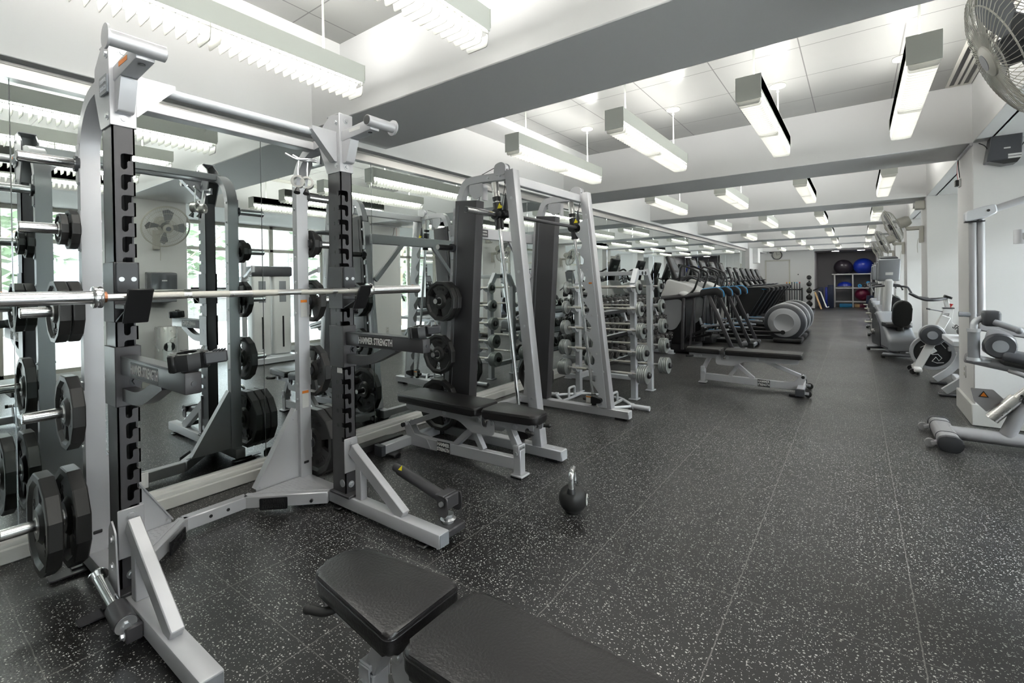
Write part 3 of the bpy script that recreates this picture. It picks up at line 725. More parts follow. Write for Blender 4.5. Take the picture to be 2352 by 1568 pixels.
# chrome post on the left foot, pivot sleeve on the right foot
b = MB(); b.prism(rpoly([(0, .10), (.13, .10), (.10, .36), (.05, .40), (.02, .36)], .012), (-2.50, YL - .055, 0), X_, Z_, .006)
bolt(b, (-2.43, YL - .061, .33), (0, -1, 0)); bolt(b, (-2.43, YL - .061, .22), (0, -1, 0)); ps = rb('side_plate', 'silver', b)
b = MB(); b.cyl((-2.29, YL - .085, .115), (-2.53, YL - .085, .155), .021, n=22); b.cyl((-2.53, YL - .085, .155), (-2.536, YL - .085, .156), .034, n=22); rb('band_peg', 'chrome', b)
b = MB(); b.cyl((-2.19, YL - .085, .098), (-2.30, YL - .085, .1165), .036, n=24); b.ab((-2.25, YL - .09, .03), (-2.17, YL - .036, .09), bev=.006); pg = rb('peg_holder', 'char', b)
b = MB(); b.cyl((-2.19, YL - .085, .098), (-2.187, YL - .085, .0975), .034, n=24); bolt(b, (-2.188, YL - .085, .0975), X_, .012, .01); bolt(b, (-2.2, YL - .09, .055), (0, -1, 0), .012, .01); rb('washer', 'bolt', b, pg)
pv = V((-1.76, YR + .115, .195)); pe = V((-2.18, YR + .16, .245))
b = MB(); b.cyl(pv, pe, .031, n=24); b.cyl(pe, pe + (pe - pv).normalized() * .05, .024, n=20); ls = rb('pivot_sleeve', 'char', b)
b = MB(); q = pe + (pv - pe) * .07 + V((0, -.02, .0262)); b.prism([(-.016, -.010), (.016, -.010), (.002, .018)], q, (.95, 0, 0), (0, .55, .83), .002); rb('hazard_label', 'yellow', b, ls)
b = MB(); b.prism(rpoly([(-.035, -.07), (.035, -.07), (.04, 0), (.035, .035), (-.035, .035), (-.04, 0)], .03), pv + V((.01, -.05, 0)), X_, Z_, -.008); b.prism(rpoly([(-.035, -.07), (.035, -.07), (.04, 0), (.035, .035), (-.035, .035), (-.04, 0)], .03), pv + V((.01, .055, 0)), X_, Z_, -.008)
b.bar(pv + V((.03, -.05, .005)), pv + V((.03, .05, .005)), .02, .07, bev=.006); b.bar(pv + V((-.01, -.05, .035)), pv + V((-.01, .05, .035)), .06, .012, bev=.004)
b.ab((-1.80, YR + .03, .045), (-1.68, YR + .17, .085), bev=.006); pb = rb('pivot_bracket', 'char', b)
b = MB(); b.cyl(pv + V((.01, -.062, 0)), pv + V((.01, .062, 0)), .013, n=16); b.cyl((-1.75, YR + .11, .085), (-1.75, YR + .11, .13), .03, n=20); b.lathe([(.03, 0), (.042, .008), (.03, .016)], (-1.75, YR + .11, .095), Z_, 20); rb('swivel', 'bolt', b, pb)
# attachment hook near the top of the right rear upright
b = MB()
for q in (0, .045):
    b.tube(smooth_path([(-2.66, YR - .04, 2.10 - q * .2), (-2.66, YR - .10, 2.095 - q * .2), (-2.66 - .02, YR - .17 + q, 2.085), (-2.66 - .05, YR - .215 + q, 2.115)], .02), .007, n=8)
b.ab((-2.70, YR - .05, 2.07), (-2.62, YR - .036, 2.12), bev=.002); rb('attachment_hook', 'bolt', b)
for z in (1.19, .60):
    b = MB(); b.ab((-2.9085, YR - .022, z - .055), (-2.9075, YR + .022, z + .055)); w_ = rb('instruction_label', 'label', b)
    b = MB(); b.ab((-2.9074, YR - .022, z + .038), (-2.9069, YR + .022, z + .055)); rb('warning_band', 'orange', b, w_)

# barbell across the hooks
BB = empty('barbell', (-2.30, 1.13, 1.306), 0, 'chrome barbell lying across the hooks of the squat rack', 'barbell'); BI = minv(BB)
b = MB(); b.cyl((-2.30, .50, 1.304), (-2.30, 1.76, 1.308), .0145, n=20); b.build('shaft', 'steel', BB, BI)
M['knurl'] = mat('knurled_steel', (0.60, 0.58, 0.53), 0.55, 0.7, bump=0.6, bscale=500)
for y0, y1 in ((.62, .80), (.83, .98), (1.08, 1.2), (1.32, 1.5), (1.53, 1.68)):
    b = MB(); b.cyl((-2.30, y0, 1.306), (-2.30, y1, 1.306), .0150, n=20); b.build('knurled_band', 'knurl', BB, BI)
for y, s_ in ((.535, -1), (1.725, 1)):
    b = MB(); b.cyl((-2.30, y, 1.306), (-2.30, y + s_ * .40, 1.306), .025, n=26); b.lathe([(.025, 0), (.039, .001), (.041, .004), (.041, .026), (.039, .029), (.025, .03)], (-2.30, y - s_ * .0, 1.306), (0, s_, 0), 28); sl = b.build('sleeve', 'chrome', BB, BI)
    b = MB(); b.lathe([(.0146, -.012), (.021, -.012), (.021, .001), (.0146, .001)], (-2.30, y, 1.306), (0, s_, 0), 20, close=True); b.build('bushing', 'copper', BB, BI)
# plates on the horns
G = 'grip plates on the squat rack'
hx = -2.935
for kind, s_, hi, off, lab in (
    ('2', -1, 1, .062, 'smallest black plate on the second-highest rack horn away from the smith machine, outer'), ('5', -1, 1, .028, 'small black plate on the second-highest rack horn away from the smith machine, nearest the upright'),
    ('10', -1, 2, .080, 'medium black plate on the middle rack horn away from the smith machine, outer of two'), ('10', -1, 2, .034, 'medium black plate on the middle rack horn away from the smith machine, nearest the upright'),
    ('25', -1, 3, .048, 'lone big black plate on the fourth rack horn away from the smith machine'),
    ('45', -1, 4, .140, 'largest black plate on the lowest rack horn away from the smith machine, outer'), ('45', -1, 4, .050, 'largest black plate on the lowest rack horn away from the smith machine, nearest the upright'),
    ('5', 1, 1, .028, 'small black plate on the second-highest rack horn facing the smith machine, nearest the upright'), ('2', 1, 1, .064, 'smallest black plate on the second-highest rack horn facing the smith machine'),
    ('10', 1, 2, .036, 'medium black plate on the middle rack horn facing the smith machine'),
    ('25', 1, 3, .042, 'lone big black plate on the fourth rack horn facing the smith machine'),
    ('45', 1, 4, .046, 'largest black plate on the lowest rack horn facing the smith machine, nearest the upright'), ('45', 1, 4, .102, 'largest black plate on the lowest rack horn facing the smith machine, middle of three'), ('45', 1, 4, .158, 'largest black plate on the lowest rack horn facing the smith machine, outermost of three')):
    y = (YL if s_ < 0 else YR) + s_ * (.037 + off)
    plate(kind, (hx, y, HZ[hi] - .001), lab, G, random.Random(lab).uniform(0, 6.28) // (PI / 6) * (PI / 6))
# lock collars sitting on the arm tips
def make_collar():
    t = empty('lock_collar', (0, 0, 0))
    b = MB(); b.lathe([(.026, 0), (.045, 0), (.047, .006), (.047, .040), (.045, .046), (.026, .046)], (0, 0, 0), Z_, 9, close=True)
    for a in (0, 120, 240): b.box((.043 * math.cos(rad(a)), .043 * math.sin(rad(a)), .023), (.022, .022, .05), Matrix.Rotation(rad(a), 3, 'Z'), .004)
    b.build('ring', 'black', t)
    b = MB(); b.lathe([(.0255, .004), (.030, .0), (.030, .046), (.0255, .042)], (0, 0, 0), Z_, 22, close=True); b.build('rubber_liner', 'rubber', t)
    b = MB(); b.bar((.045, -.01, .026), (.098, .012, .026), .026, .034, bev=.004)
    for q in range(4): b.box((.070 + q * .008, .002, .045), (.003, .026, .004))
    b.build('lever', 'dgrey', t)
    for a in (60, 180, 300):
        b = MB(); b.cyl((.038 * math.cos(rad(a)), .038 * math.sin(rad(a)), .046), (.038 * math.cos(rad(a)), .038 * math.sin(rad(a)), .048), .005, n=10); b.build('screw', 'bolt', t)
    return t
c0 = make_collar(); c0.scale = (1.18,) * 3; c0.location = (-1.825, YL + .004, 1.066); c0.rotation_euler = (rad(4), rad(-3), rad(50)); tag(c0, 'black lock collar on the tip of the safety arm away from the smith machine', 'barbell collar', 'lock collars on the safety arms')
dup(c0, (-1.825, YR, 1.066), 0, 'black lock collar on the tip of the safety arm beside the smith machine', rot=(rad(3), rad(-4), rad(20)))
# grey spring collars hanging from the hook
for i, (dx, dy) in enumerate(((-.02, -.155), (-.015, -.10))):
    t = empty('clamp_collar', (-2.66 + dx, YR + dy, 1.985), 0, 'grey clamp collar hanging from the rack hook, %s' % ('farther from the upright' if i == 0 else 'nearer the upright'), 'barbell collar', 'clamp collars on the rack hook')
    b = MB(); b.lathe([(.026, -.02), (.038, -.02), (.038, .02), (.026, .02)], (0, 0, -.03), (.75, -.6, 0), 24, close=True); b.build('ring', 'steel', t)
    b = MB(); b.tube([(0, 0, .0), (.0, 0, .05), (.0, .008, .115)], .006, n=8); b.build('hanging_loop', 'bolt', t)
    b = MB(); b.cyl((.01, -.01, -.068), (.02, -.02, -.10), .008, .019, n=8); b.build('knob', 'black', t)
# ================================================================ adjustable benches
def make_bench():
    t = empty('weight_bench', (0, 0, 0), 0, 'x', 'weight bench', 'adjustable benches')
    def pad(pts, z, th, name):
        b = MB(); b.prism(pts, (0, 0, z - th), X_, Y_, th)
        es = [e for e in b.bm.edges if abs(e.verts[0].co.z - e.verts[1].co.z) < 1e-5]
        bmesh.ops.bevel(b.bm, geom=es, offset=.017, segments=4, affect='EDGES', profile=.55)
        p = b.build(name, 'vinyl', t, ang=50)
        b = MB(); k = [V((x, y, z - .0155)) for x, y in pts]; c = sum(k, V((0, 0, 0))) / len(k)
        b.tube([c + (q - c) * 1.0015 for q in k], .0022, n=6, closed=True); b.build('seam_piping', 'vinyl', p)
        return p
    pad(rpoly([(-.475, -.085), (-.045, -.135), (-.045, .135), (-.475, .085)], [.05, .03, .03, .05], 6), .458, .062, 'seat')
    pad(rpoly([(0, -.140), (.83, -.140), (.83, .140), (0, .140)], [.035] * 4, 6), .458, .062, 'backrest')
    b = MB()
    for y in (-.058, .058):
        b.prism(rpoly([(-.44, .395), (-.44, .335), (-.06, .335), (-.06, .395)], [0, .04, .01, 0], 5), (0, y, 0), X_, Z_, .006, cen=True)
    b.ab((-.44, -.058, .39), (-.06, .058, .397)); b.build('seat_bracket', 'silver', t)
    b = MB()
    for y in (-.066, .066):
        b.prism(rpoly([(-.115, .372), (-.115, .262), (.10, .255), (.22, .325), (.79, .33), (.79, .395), (.0, .395), (.0, .315), (-.055, .315), (-.055, .372)], [.02, .04, .05, .05, .03, 0, 0, .02, .02, .02], 4), (0, y, 0), X_, Z_, .006, cen=True)
    b.ab((.02, -.066, .39), (.79, .066, .397)); b.build('back_bracket', 'silver', t)
    for y, s_ in ((-.062, -1), (.062, 1)):
        for x, z in ((-.30, .362), (-.09, .352), (.025, .355), (.36, .36)):
            b = MB(); b.cyl((x, y, z), (x, y + s_ * .018, z), .012, n=16); b.cyl((x, y, z), (x, y + s_ * .014, z), .018, n=16); b.build('bolt', 'bolt', t)
    b = MB(); b.cyl((-.02, -.06, .345), (-.02, .06, .345), .010, n=12); b.build('hinge_rod', 'steel', t)
    b = MB(); b.bar((-.20, 0, .34), (-.27, 0, .20), .055, .05, bev=.004); b.bar((-.28, -.036, .215), (-.28, -.036, .15), .006, .05, up=X_, bev=.002); b.bar((-.28, .036, .215), (-.28, .036, .15), .006, .05, up=X_, bev=.002); b.ab((-.305, -.036, .20), (-.255, .036, .222), bev=.004)
    b.ab((-.31, -.03, .012), (-.25, .03, .19), bev=.004); b.ab((-.335, -.05, .006), (-.235, .05, .022), bev=.005); b.build('front_leg', 'silver', t)
    b = MB(); b.cyl((-.28, -.048, .165), (-.28, .048, .165), .014, n=14); b.build('pivot_bolt', 'bolt', t)
    b = MB(); b.ab((-.33, -.052, 0), (-.24, .052, .007)); b.build('foot_pad', 'black', t)
    b = MB(); b.bar((-.25, 0, .088), (.80, 0, .060), .05, .085, bev=.005); b.ab((.775, -.30, .025), (.845, .30, .095), bev=.005)
    b.bar((.04, 0, .12), (.135, 0, .275), .045, .045, bev=.003); b.bar((.12, 0, .275), (.31, 0, .11), .045, .045, bev=.003)
    for y in (-.03, .03): b.prism(rpoly([(.55, .03), (.60, .105), (.74, .12), (.80, .20), (.85, .21), (.86, .17), (.82, .08), (.80, .03)], .012), (0, y, 0), X_, Z_, .007, cen=True)
    b.build('base_frame', 'silver', t)
    b = MB(); b.bar((.40, 0, .352), (.80, 0, .195), .042, .042, bev=.003); b.cyl((.83, -.06, .19), (.83, .06, .19), .016, n=14); b.build('incline_strut', 'silver', t)
    b = MB()
    for y in (-.08, .08): b.cyl((.83, y, .19), (.83, y * .75, .19), .018, n=14)
    b.build('pin_knob', 'black', t)
    for y in (-.32, .32):
        b = MB(); b.ab((.765, y - .02, .02), (.855, y + .02, .1), bev=.003); b.build('end_cap', 'dgrey', t)
    for y in (-.24, .24):
        b = MB(); b.cyl((.885, y - .012, .036), (.885, y + .012, .036), .036, n=20); b.build('wheel', 'rubber', t)
        b = MB(); b.ab((.835, y - .018, .03), (.895, y - .013, .06), bev=.002); b.ab((.835, y + .013, .03), (.895, y + .018, .06), bev=.002); b.cyl((.885, y - .022, .036), (.885, y + .022, .036), .008, n=10); b.build('wheel_fork', 'silver', t)
        b = MB(); b.ab((.70, y - .035, 0), (.80, y + .035, .027), bev=.006); b.build('rubber_foot', 'black', t)
    b = MB(); b.cyl((-.39, -.055, .352), (-.39, .055, .352), .009, n=12)
    b.build('handle_rod', 'steel', t)
    for s_ in (-1, 1):
        b = MB(); b.tube(smooth_path([(-.39, s_ * .05, .352), (-.40, s_ * .085, .352), (-.455, s_ * .105, .352)], .03), .0135, n=12); b.ball((-.458, s_ * .106, .352), .0155, n=12, m=8); b.build('grip', 'rubber', t)
    for s_ in (-1, 1):
        b = MB(); b.prism(rrect(.135, .085, .003), (.42, s_ * .0255, .070), (-s_, 0, -.0266 * -s_), Z_, .003); nb = b.build('name_badge', 'black', t)
        b = MB(); text_mb('HAMMER', .040, .002, plane_mtx((.42, s_ * .0295, .090), (-s_, 0, 0), Z_), .78, b, bold=.001); text_mb('STRENGTH', .040, .002, plane_mtx((.42, s_ * .0295, .052), (-s_, 0, 0), Z_), .65, b, bold=.001); b.build('lettering', 'label', nb)
    return t
bench = make_bench(); bench.location = (-.905, .895, 0); bench['label'] = 'black and silver adjustable bench standing in front of the squat rack by itself'
dup(bench, (-2.175, 2.66, 0), PI, 'black and silver adjustable bench pushed into the smith machine')
dup(bench, (-1.345, 6.44, 0), rad(2), 'black and silver adjustable bench alone in the open aisle before the cardio machines')

# ================================================================ smith machine
SM = empty('smith_machine', (-2.35, 3.68, 0), 0, 'silver and charcoal smith machine with slanted guide rods and weight horns', 'smith machine'); SI = minv(SM)
def sb(name, material, b, parent=None, ang=38): return b.build(name, material, parent or SM, SI, ang)
YN_, YF_ = 3.045, 4.305
for y, s_ in ((YN_, -1), (YF_, 1)):
    b = MB(); b.ab((-3.08, y - .042, .018), (-1.76, y + .042, .095), bev=.006); bs = sb('base_rail', 'silver', b)
    b = MB(); b.ab((-1.765, y - .038, .02), (-1.756, y + .038, .092), bev=.002); b.cyl((-1.85, y, .0955), (-1.85, y, .0965), .012); sb('end_cap', 'silver2', b, bs)
    for x in (-1.85, -3.0):
        b = MB(); b.ab((x - .05, y - .04, 0), (x + .05, y + .04, .02)); sb('rubber_foot', 'black', b, bs)
    b = MB(); b.bar((-1.975, y, .09), (-2.205, y, 2.225), .085, .085, up=X_, bev=.006, seg=2); up_ = sb('front_upright', 'silver', b)
    for z in (2.0, 1.42, 1.0, .45):
        b = MB(); bolt(b, (-1.975 - .23 * (z - .09) / 2.135, y - .043, z), (0, -1, 0), .008, .007); sb('bolt', 'bolt', b, up_)
    # charcoal tower shroud, leaning forward
    b = MB(); pr = [(-2.905, .10), (-2.665, .10), (-2.53, 2.02), (-2.765, 2.04)]
    b.prism(pr, (0, y - .05, 0), X_, Z_, -.10, bev=.006, seg=2); tw = sb('tower_shroud', 'char', b)
    b = MB(); b.prism([(-2.975, .10), (-2.90, .10), (-2.762, 1.98), (-2.80, 1.98)], (0, y - .036, 0), X_, Z_, -.072); sb('rear_post', 'silver', b)
    b = MB(); b.bar((-2.865, y - .0515, .12), (-2.728, y - .0515, 2.0), .003, .004, up=Y_, bev=0); sb('panel_seam', 'greyp', b, tw)
    for z in (1.90, 1.42, .95):
        b = MB(); bolt(b, (-2.915 + .14 * z / 2, y - .037 if s_ < 0 else y + .037, z), (0, s_, 0), .012, .010); sb('bolt', 'bolt', b, tw)
    # top arm with bend
    b = MB(); pts = [(-2.755, y, 1.98), (-2.735, y, 2.06)] + smooth_path([(-2.735, y, 2.06), (-2.68, y, 2.19), (-2.50, y, 2.195)], .14, 8)[1:] + [(-2.21, y, 2.185)]
    b.rtube(pts, .06, .06, Y_); ta = sb('top_arm', 'silver', b)
    for x in (-2.30, -2.42):
        b = MB(); bolt(b, (x, y - .03, 2.19), (0, -1, 0), .010, .008); sb('bolt', 'bolt', b, ta)
    b = MB(); b.prism(rpoly([(-.06, -.03), (.06, -.03), (.06, .05), (.02, .075), (-.05, .06)], .03), (-2.30, y - .03, 2.225), X_, Z_, .006); b.prism(rpoly([(-.06, -.03), (.06, -.03), (.06, .05), (.02, .075), (-.05, .06)], .03), (-2.30, y + .035, 2.225), X_, Z_, .006)
    b.cyl((-2.29, y - .028, 2.25), (-2.29, y + .028, 2.25), .042, n=22); sb('pulley', 'silver', b)
    b = MB(); b.prism(rpoly([(-.08, .05), (.07, .05), (.07, -.05), (-.02, -.08), (-.08, -.02)], .02), (-2.55, y - .025, 2.11), X_, Z_, -.008); b.ab((-2.49, y - .03, 2.02), (-2.475, y + .03, 2.15)); gs = sb('pulley_guard', 'silver', b)
    for q in ([(-2.36, y + .02, 2.285), (-2.52, y + .01, 2.235)], [(-2.245, y - .005, 2.24), (-2.30, y - .005, 1.95)], [(-2.53, y, 2.08), (-2.545, y, 2.02)]):
        b = MB(); b.tube(q, .003, n=6); sb('cable', 'dgrey', b)
    # guide rod, bumper cup, slider
    d0, d1 = V((-2.138, y + .0 * s_, .10)), V((-2.375, y, 2.17)); dd = (d1 - d0).normalized()
    b = MB(); b.cyl(d0, d1, .0155, n=18); sb('guide_rod', 'chrome', b)
    b = MB(); q = d1 - dd * .02; b.cyl(q, q - dd * .12, .030, n=20); bc = sb('rod_cup', 'steel', b)
    b = MB(); b.cyl(q - dd * .12, q - dd * .15, .034, .032, n=20); sb('rubber_bumper', 'rubber', b, bc)
    P = d0 + dd * ((1.885 - .10) / dd.z)
    b = MB(); b.cyl(P - dd * .115, P + dd * .10, .036, n=20); b.cyl(P + V((0, -.05, 0)), P + V((0, .06, 0)), .042, n=20); b.ab(P + V((.02, -.03, -.03)), P + V((.10, .03, .035)), bev=.012); b.cyl(P + V((.05, -.05, 0)), P + V((.05, .05, 0)), .02); sl = sb('slider', 'black', b)
    b = MB(); b.prism(rpoly([(0, -.02), (.05, -.04), (.05, .06), (.03, .16)], .012), P + V((.03, -.02 * s_, .02)), X_, Z_, .01, cen=True); sb('hook_guard', 'dgrey', b, sl)
    b = MB(); b.prism([(-.022, -.018), (.022, -.018), (0, .026)], P + V((.055, -.056, .06)), X_, Z_, .003, cen=True); b.cyl(P + V((.055, -.054, .06)), P + V((.055, -.03, .06)), .008); sb('hazard_label', 'yellow', b, sl)
    # toothed lock plate
    u = []; L_ = 2.05
    n_ = 11
    for i in range(n_):
        z = .13 + i * .165; x = -1.985 - .23 * z / 2.135 - .035
        u += [(x - .055, z), (x - .078, z + .03), (x - .085, z + .055), (x - .065, z + .05), (x - .05, z + .045), (x - .03, z + .075), (x - .028, z + .11), (x - .05, z + .135)]
    u += [(-2.19, 1.96), (-2.16, 1.96), (-1.98, .10), (-2.06, .10)]
    if s_ > 0:
        b = MB(); b.prism(rpoly(u, .008, 2), (0, y - .045, 0), X_, Z_, .007); tp = sb('lock_plate', 'silver2', b)
        b = MB(); b.box((-2.135, y - .054, 1.32), (.035, .001, .014), Matrix.Rotation(rad(0), 3, 'Y')); sb('warning_label', 'orange', b, tp)
        for z in (.14, .62, 1.0, 1.45):
            b = MB(); bolt(b, (-1.985 - .23 * z / 2.135 - .03, y - .052, z), (0, -1, 0), .009, .006); sb('bolt', 'bolt', b, tp)
    # lower stop block
    b = MB(); b.cyl((-2.14, y, .10), (-2.142, y, .21), .024, n=16); b.ab((-2.20, y - .055, .125), (-2.10, y - .0, .205), bev=.008); b.prism(rpoly([(-2.13, .13), (-2.02, .15), (-2.02, .19), (-2.13, .21)], .02), (0, y - .05, 0), X_, Z_, .04); b.cyl((-2.24, y - .03, .16), (-2.19, y - .03, .16), .016); st = sb('safety_stop', 'black', b)
    b = MB(); b.ab((-2.198, y - .0575, .13), (-2.135, y - .0555, .20)); w = sb('instruction_label', 'label', b, st)
    b = MB(); b.ab((-2.196, y - .058, .184), (-2.137, y - .0577, .196)); sb('warning_band', 'orange', b, w)
    # horns on the outer side
    for z in (1.640, 1.190, .740, .300):
        xh = -2.80 - .11 * (1.64 - z) / 1.3; b = MB(); b.cyl((xh, y + s_ * .045, z), (xh, y + s_ * .235, z), .0235, n=20); h_ = sb('storage_horn', 'black', b)
        b = MB(); b.cyl((xh, y + s_ * .232, z), (xh, y + s_ * .2365, z), .0236, .021, n=20); sb('end_cap', 'steel', b, h_)
        b = MB(); b.ab((xh - .03, y + s_ * .03, z - .10), (xh + .03, y + s_ * .046, z - .055), bev=.003); b.ab((xh - .03, y + s_ * .03, z + .055), (xh + .03, y + s_ * .046, z + .10), bev=.003); sb('mounting_plate', 'silver2', b, h_)
        b = MB(); b.cyl((xh, y + s_ * .03, z), (xh, y + s_ * .075, z), .036, n=18); sb('collar', 'dgrey', b, h_)
for p, q, w_, h_, nm in (((-2.26, YN_, 2.17), (-2.26, YF_, 2.17), .05, .075, 'top_cross_tube'), ((-2.86, YN_, 1.80), (-2.86, YF_, 1.80), .05, .10, 'rear_cross_tube'), ((-3.03, YN_, .055), (-3.03, YF_, .055), .06, .06, 'floor_cross_tube')):
    b = MB(); b.bar(p, q, w_, h_, bev=.005); sb(nm, 'silver', b)
for y, s_ in ((YN_ + .04, 1), (YF_ - .04, -1)):
    b = MB(); b.bar((-2.87, y, 1.38), (-2.87, y + s_ * .36, 1.76), .03, .05, bev=.003); dv = sb('corner_brace', 'silver', b)
    b = MB(); bolt(b, (-2.845, y, 1.39), X_, .012, .01); sb('bolt', 'bolt', b, dv)
b = MB(); b.box((-2.833, YN_ + .42, 1.805), (.004, .10, .07)); nb = sb('name_badge', 'char', b)
b = MB(); text_mb('HAMMER', .022, .001, plane_mtx((-2.830, YN_ + .42, 1.818), Y_, Z_), .75, b); text_mb('STRENGTH', .022, .001, plane_mtx((-2.830, YN_ + .42, 1.790), Y_, Z_), .62, b); sb('lettering', 'label', b, nb)
b = MB(); xb = -2.302; b.cyl((xb + .01, YN_ - .0, 1.885), (xb + .01, YF_, 1.885), .0155, n=20); sb('lift_bar', 'char', b)
for y, s_ in ((YN_, -1), (YF_, 1)):
    b = MB(); b.cyl((-2.338, y + s_ * .05, 1.885), (-2.338, y + s_ * .40, 1.885), .0245, n=24); sv = sb('bar_sleeve', 'chrome', b)
    b = MB(); b.cyl((-2.338, y + s_ * .40, 1.885), (-2.338, y + s_ * .404, 1.885), .022, n=24); sb('end_cap', 'dgrey', b, sv)
G = 'grip plates on the smith machine'
def hxz(z): return -2.80 - .11 * (1.64 - z) / 1.3
for kind, y0, s_, z, off, lab in (
    ('25', YN_, -1, 1.19, .165, 'big black plate on the upper near horn of the smith machine, outer'), ('25', YN_, -1, 1.19, .112, 'big black plate on the upper near horn of the smith machine, inner'),
    ('25', YN_, -1, .74, .16, 'lone big black plate at knee height on the near smith machine tower'),
    ('45', YN_, -1, .30, .13, 'largest black plate low on the near smith machine tower, behind the bench'),
    ('45', YF_, 1, .30, .13, 'largest black plate low on the far smith machine tower'), ('25', YF_, 1, 1.19, .13, 'big black plate on the far smith machine tower at chest height')):
    plate(kind, (hxz(z), y0 + s_ * off, z - .001), lab, G, {'25': 0.6, '45': 0.0}[kind])

# ================================================================ kettlebell
KB = empty('kettlebell', (-1.345, 2.42, 0), rad(20), 'black kettlebell with chrome handle standing alone on the floor', 'kettlebell')
b = MB(); R_ = .082; b.lathe([(0, 0), (.042, 0), (.047, .003)] + [(R_ * math.cos(a), .080 + R_ * math.sin(a)) for a in [rad(x) for x in range(-55, 75, 8)]] + [(.02, .1645), (0, .165)], (0, 0, 0), Z_, 32); b.build('body', 'rubber', KB)
b = MB(); b.tube(smooth_path([(0, -.052, .130), (0, -.058, .185), (0, -.046, .245), (0, .046, .245), (0, .058, .185), (0, .052, .130)], .045, 7), .0165, n=14); b.build('handle', 'chrome', KB)
for y in (-.052, .052):
    b = MB(); b.lathe([(.026, 0), (.022, .022), (.0175, .03)], (0, y, .132), Z_, 18); b.build('handle_collar', 'black', KB)
b = MB(); b.lathe([(0, .0), (.032, .0), (.032, .003), (0, .003)], V((.079, .0, .080)) * 1.0, X_, 20); lb = b.build('weight_label', 'label', KB)
b = MB(); text_mb('20', .03, .001, plane_mtx((.0825, 0, .080), Y_, Z_), .9, b); b.build('number', 'ink', lb)

# ================================================================ hex trap bar on the floor
TB = empty('trap_bar', (-2.36, 4.72, 0), 0, 'white hex trap bar lying on the floor beside the smith machine', 'trap bar')
b = MB(); b.tube(smooth_path([(-.47, 0, .028), (-.22, .26, .028), (.22, .26, .028), (.47, 0, .028), (.22, -.26, .028), (-.22, -.26, .028), (-.45, -.02, .028)], .06, 4), .0165, n=12); b.build('hex_frame', 'silver2', TB)
for s_ in (-1, 1):
    b = MB(); b.cyl((s_ * .44, 0, .028), (s_ * .47, 0, .028), .033, n=20); b.cyl((s_ * .46, 0, .028), (s_ * .64, 0, .028), .025, n=20); b.build('sleeve', 'silver2', TB)
    b = MB(); b.tube(smooth_path([(s_ * .26, -.065, .03), (s_ * .26, -.065, .145), (s_ * .26, .065, .145), (s_ * .26, .065, .03)], .025, 4), .0135, n=10)
    b.bar((s_ * .26, -.24, .03), (s_ * .26, .24, .03), .022, .022, bev=.002); b.build('handle', 'silver2', TB)

# ================================================================ barbell rack with ten fixed barbells
BR = empty('barbell_rack', (-2.39, 5.38, 0), 0, 'silver two-sided upright rack holding ten fixed grey barbells', 'barbell rack')
for x, s_ in ((-.35, -1), (.35, 1)):
    b = MB()
    for y, q in ((-.26, -1), (.26, 1)):
        b.ab((x - .03, y - .035, .012), (x + .03, y + .035, 1.30), bev=.004)
        b.bar((x, y, 1.29), (x, y * .55, 1.46), .06, .07, up=Y_, bev=.004)
    b.ab((x - .03, -.15, 1.40), (x + .03, .15, 1.46), bev=.004); b.ab((x - .025, -.26, .16), (x + .025, .26, .22), bev=.004)
    b.build('side_frame', 'silver2', BR)
    for y in (-.26, .26):
        b = MB(); b.ab((x - .05, y - .055, 0), (x + .05, y + .055, .014), bev=.004); b.build('foot_plate', 'silver2', BR)
    b = MB()
    for y in (-.05, .05): b.cyl((x + s_ * .03, y, 1.425), (x + s_ * .036, y, 1.425), .02, n=14)
    b.build('hole_plug', 'black', BR)
    for y, q in ((-.26, -1), (.26, 1)):
        for z in (1.245, 1.005, .765, .525, .285):
            b = MB(); b.prism(rpoly([(0, -.03), (.03, -.035), (.075, -.01), (.095, .022), (.08, .024), (.06, .004), (.03, .004), (0, .05)], .01, 3), (x, q * .295, z), (0, q, 0), Z_, .05, cen=True); b.build('cradle', 'silver2', BR)
for z in (1.40, .16):
    b = MB(); b.ab((-.35, -.03, z), (.35, .03, z + .05), bev=.004); b.build('cross_tube', 'silver2', BR)
def make_fixed(n):
    t = empty('fixed_barbell', (0, 0, 0))
    b = MB(); b.cyl((-.47, 0, 0), (.47, 0, 0), .0135, n=14); b.build('bar', 'steel', t)
    for x0, x1 in ((-.36, -.20), (-.10, .10), (.20, .36)):
        b = MB(); b.cyl((x0, 0, 0), (x1, 0, 0), .0145, n=14); b.build('knurled_band', 'knurl', t)
    R_ = .070 + .0055 * n
    for s_ in (-1, 1):
        b = MB(); x = s_ * .44
        for k in range(n):
            b.lathe([(.0135, 0), (R_ * .72, .0), (R_ * .8, .004), (R_ * .97, .002), (R_, .006), (R_, .016), (R_ * .97, .020), (.0135, .020)], (x, 0, 0), (s_, 0, 0), 28); x += s_ * .0215
        b.build('plate_stack', 'cast', t)
        b = MB(); b.lathe([(0, .03), (.022, .032), (.03, .026), (.034, .022), (.036, .0), (0, 0)], (x, 0, 0), (s_, 0, 0), 22); b.cyl((x + s_ * .03, 0, 0), (x + s_ * .034, 0, 0), .012, n=12); b.build('end_cap', 'black', t)
        b = MB(); b.lathe([(.0135, 0), (.021, 0), (.021, .016), (.0135, .018)], (s_ * .425, 0, 0), (s_, 0, 0), 16); b.build('collar', 'steel', t)
    return t
lev = ['top', 'second', 'third', 'fourth', 'lowest']
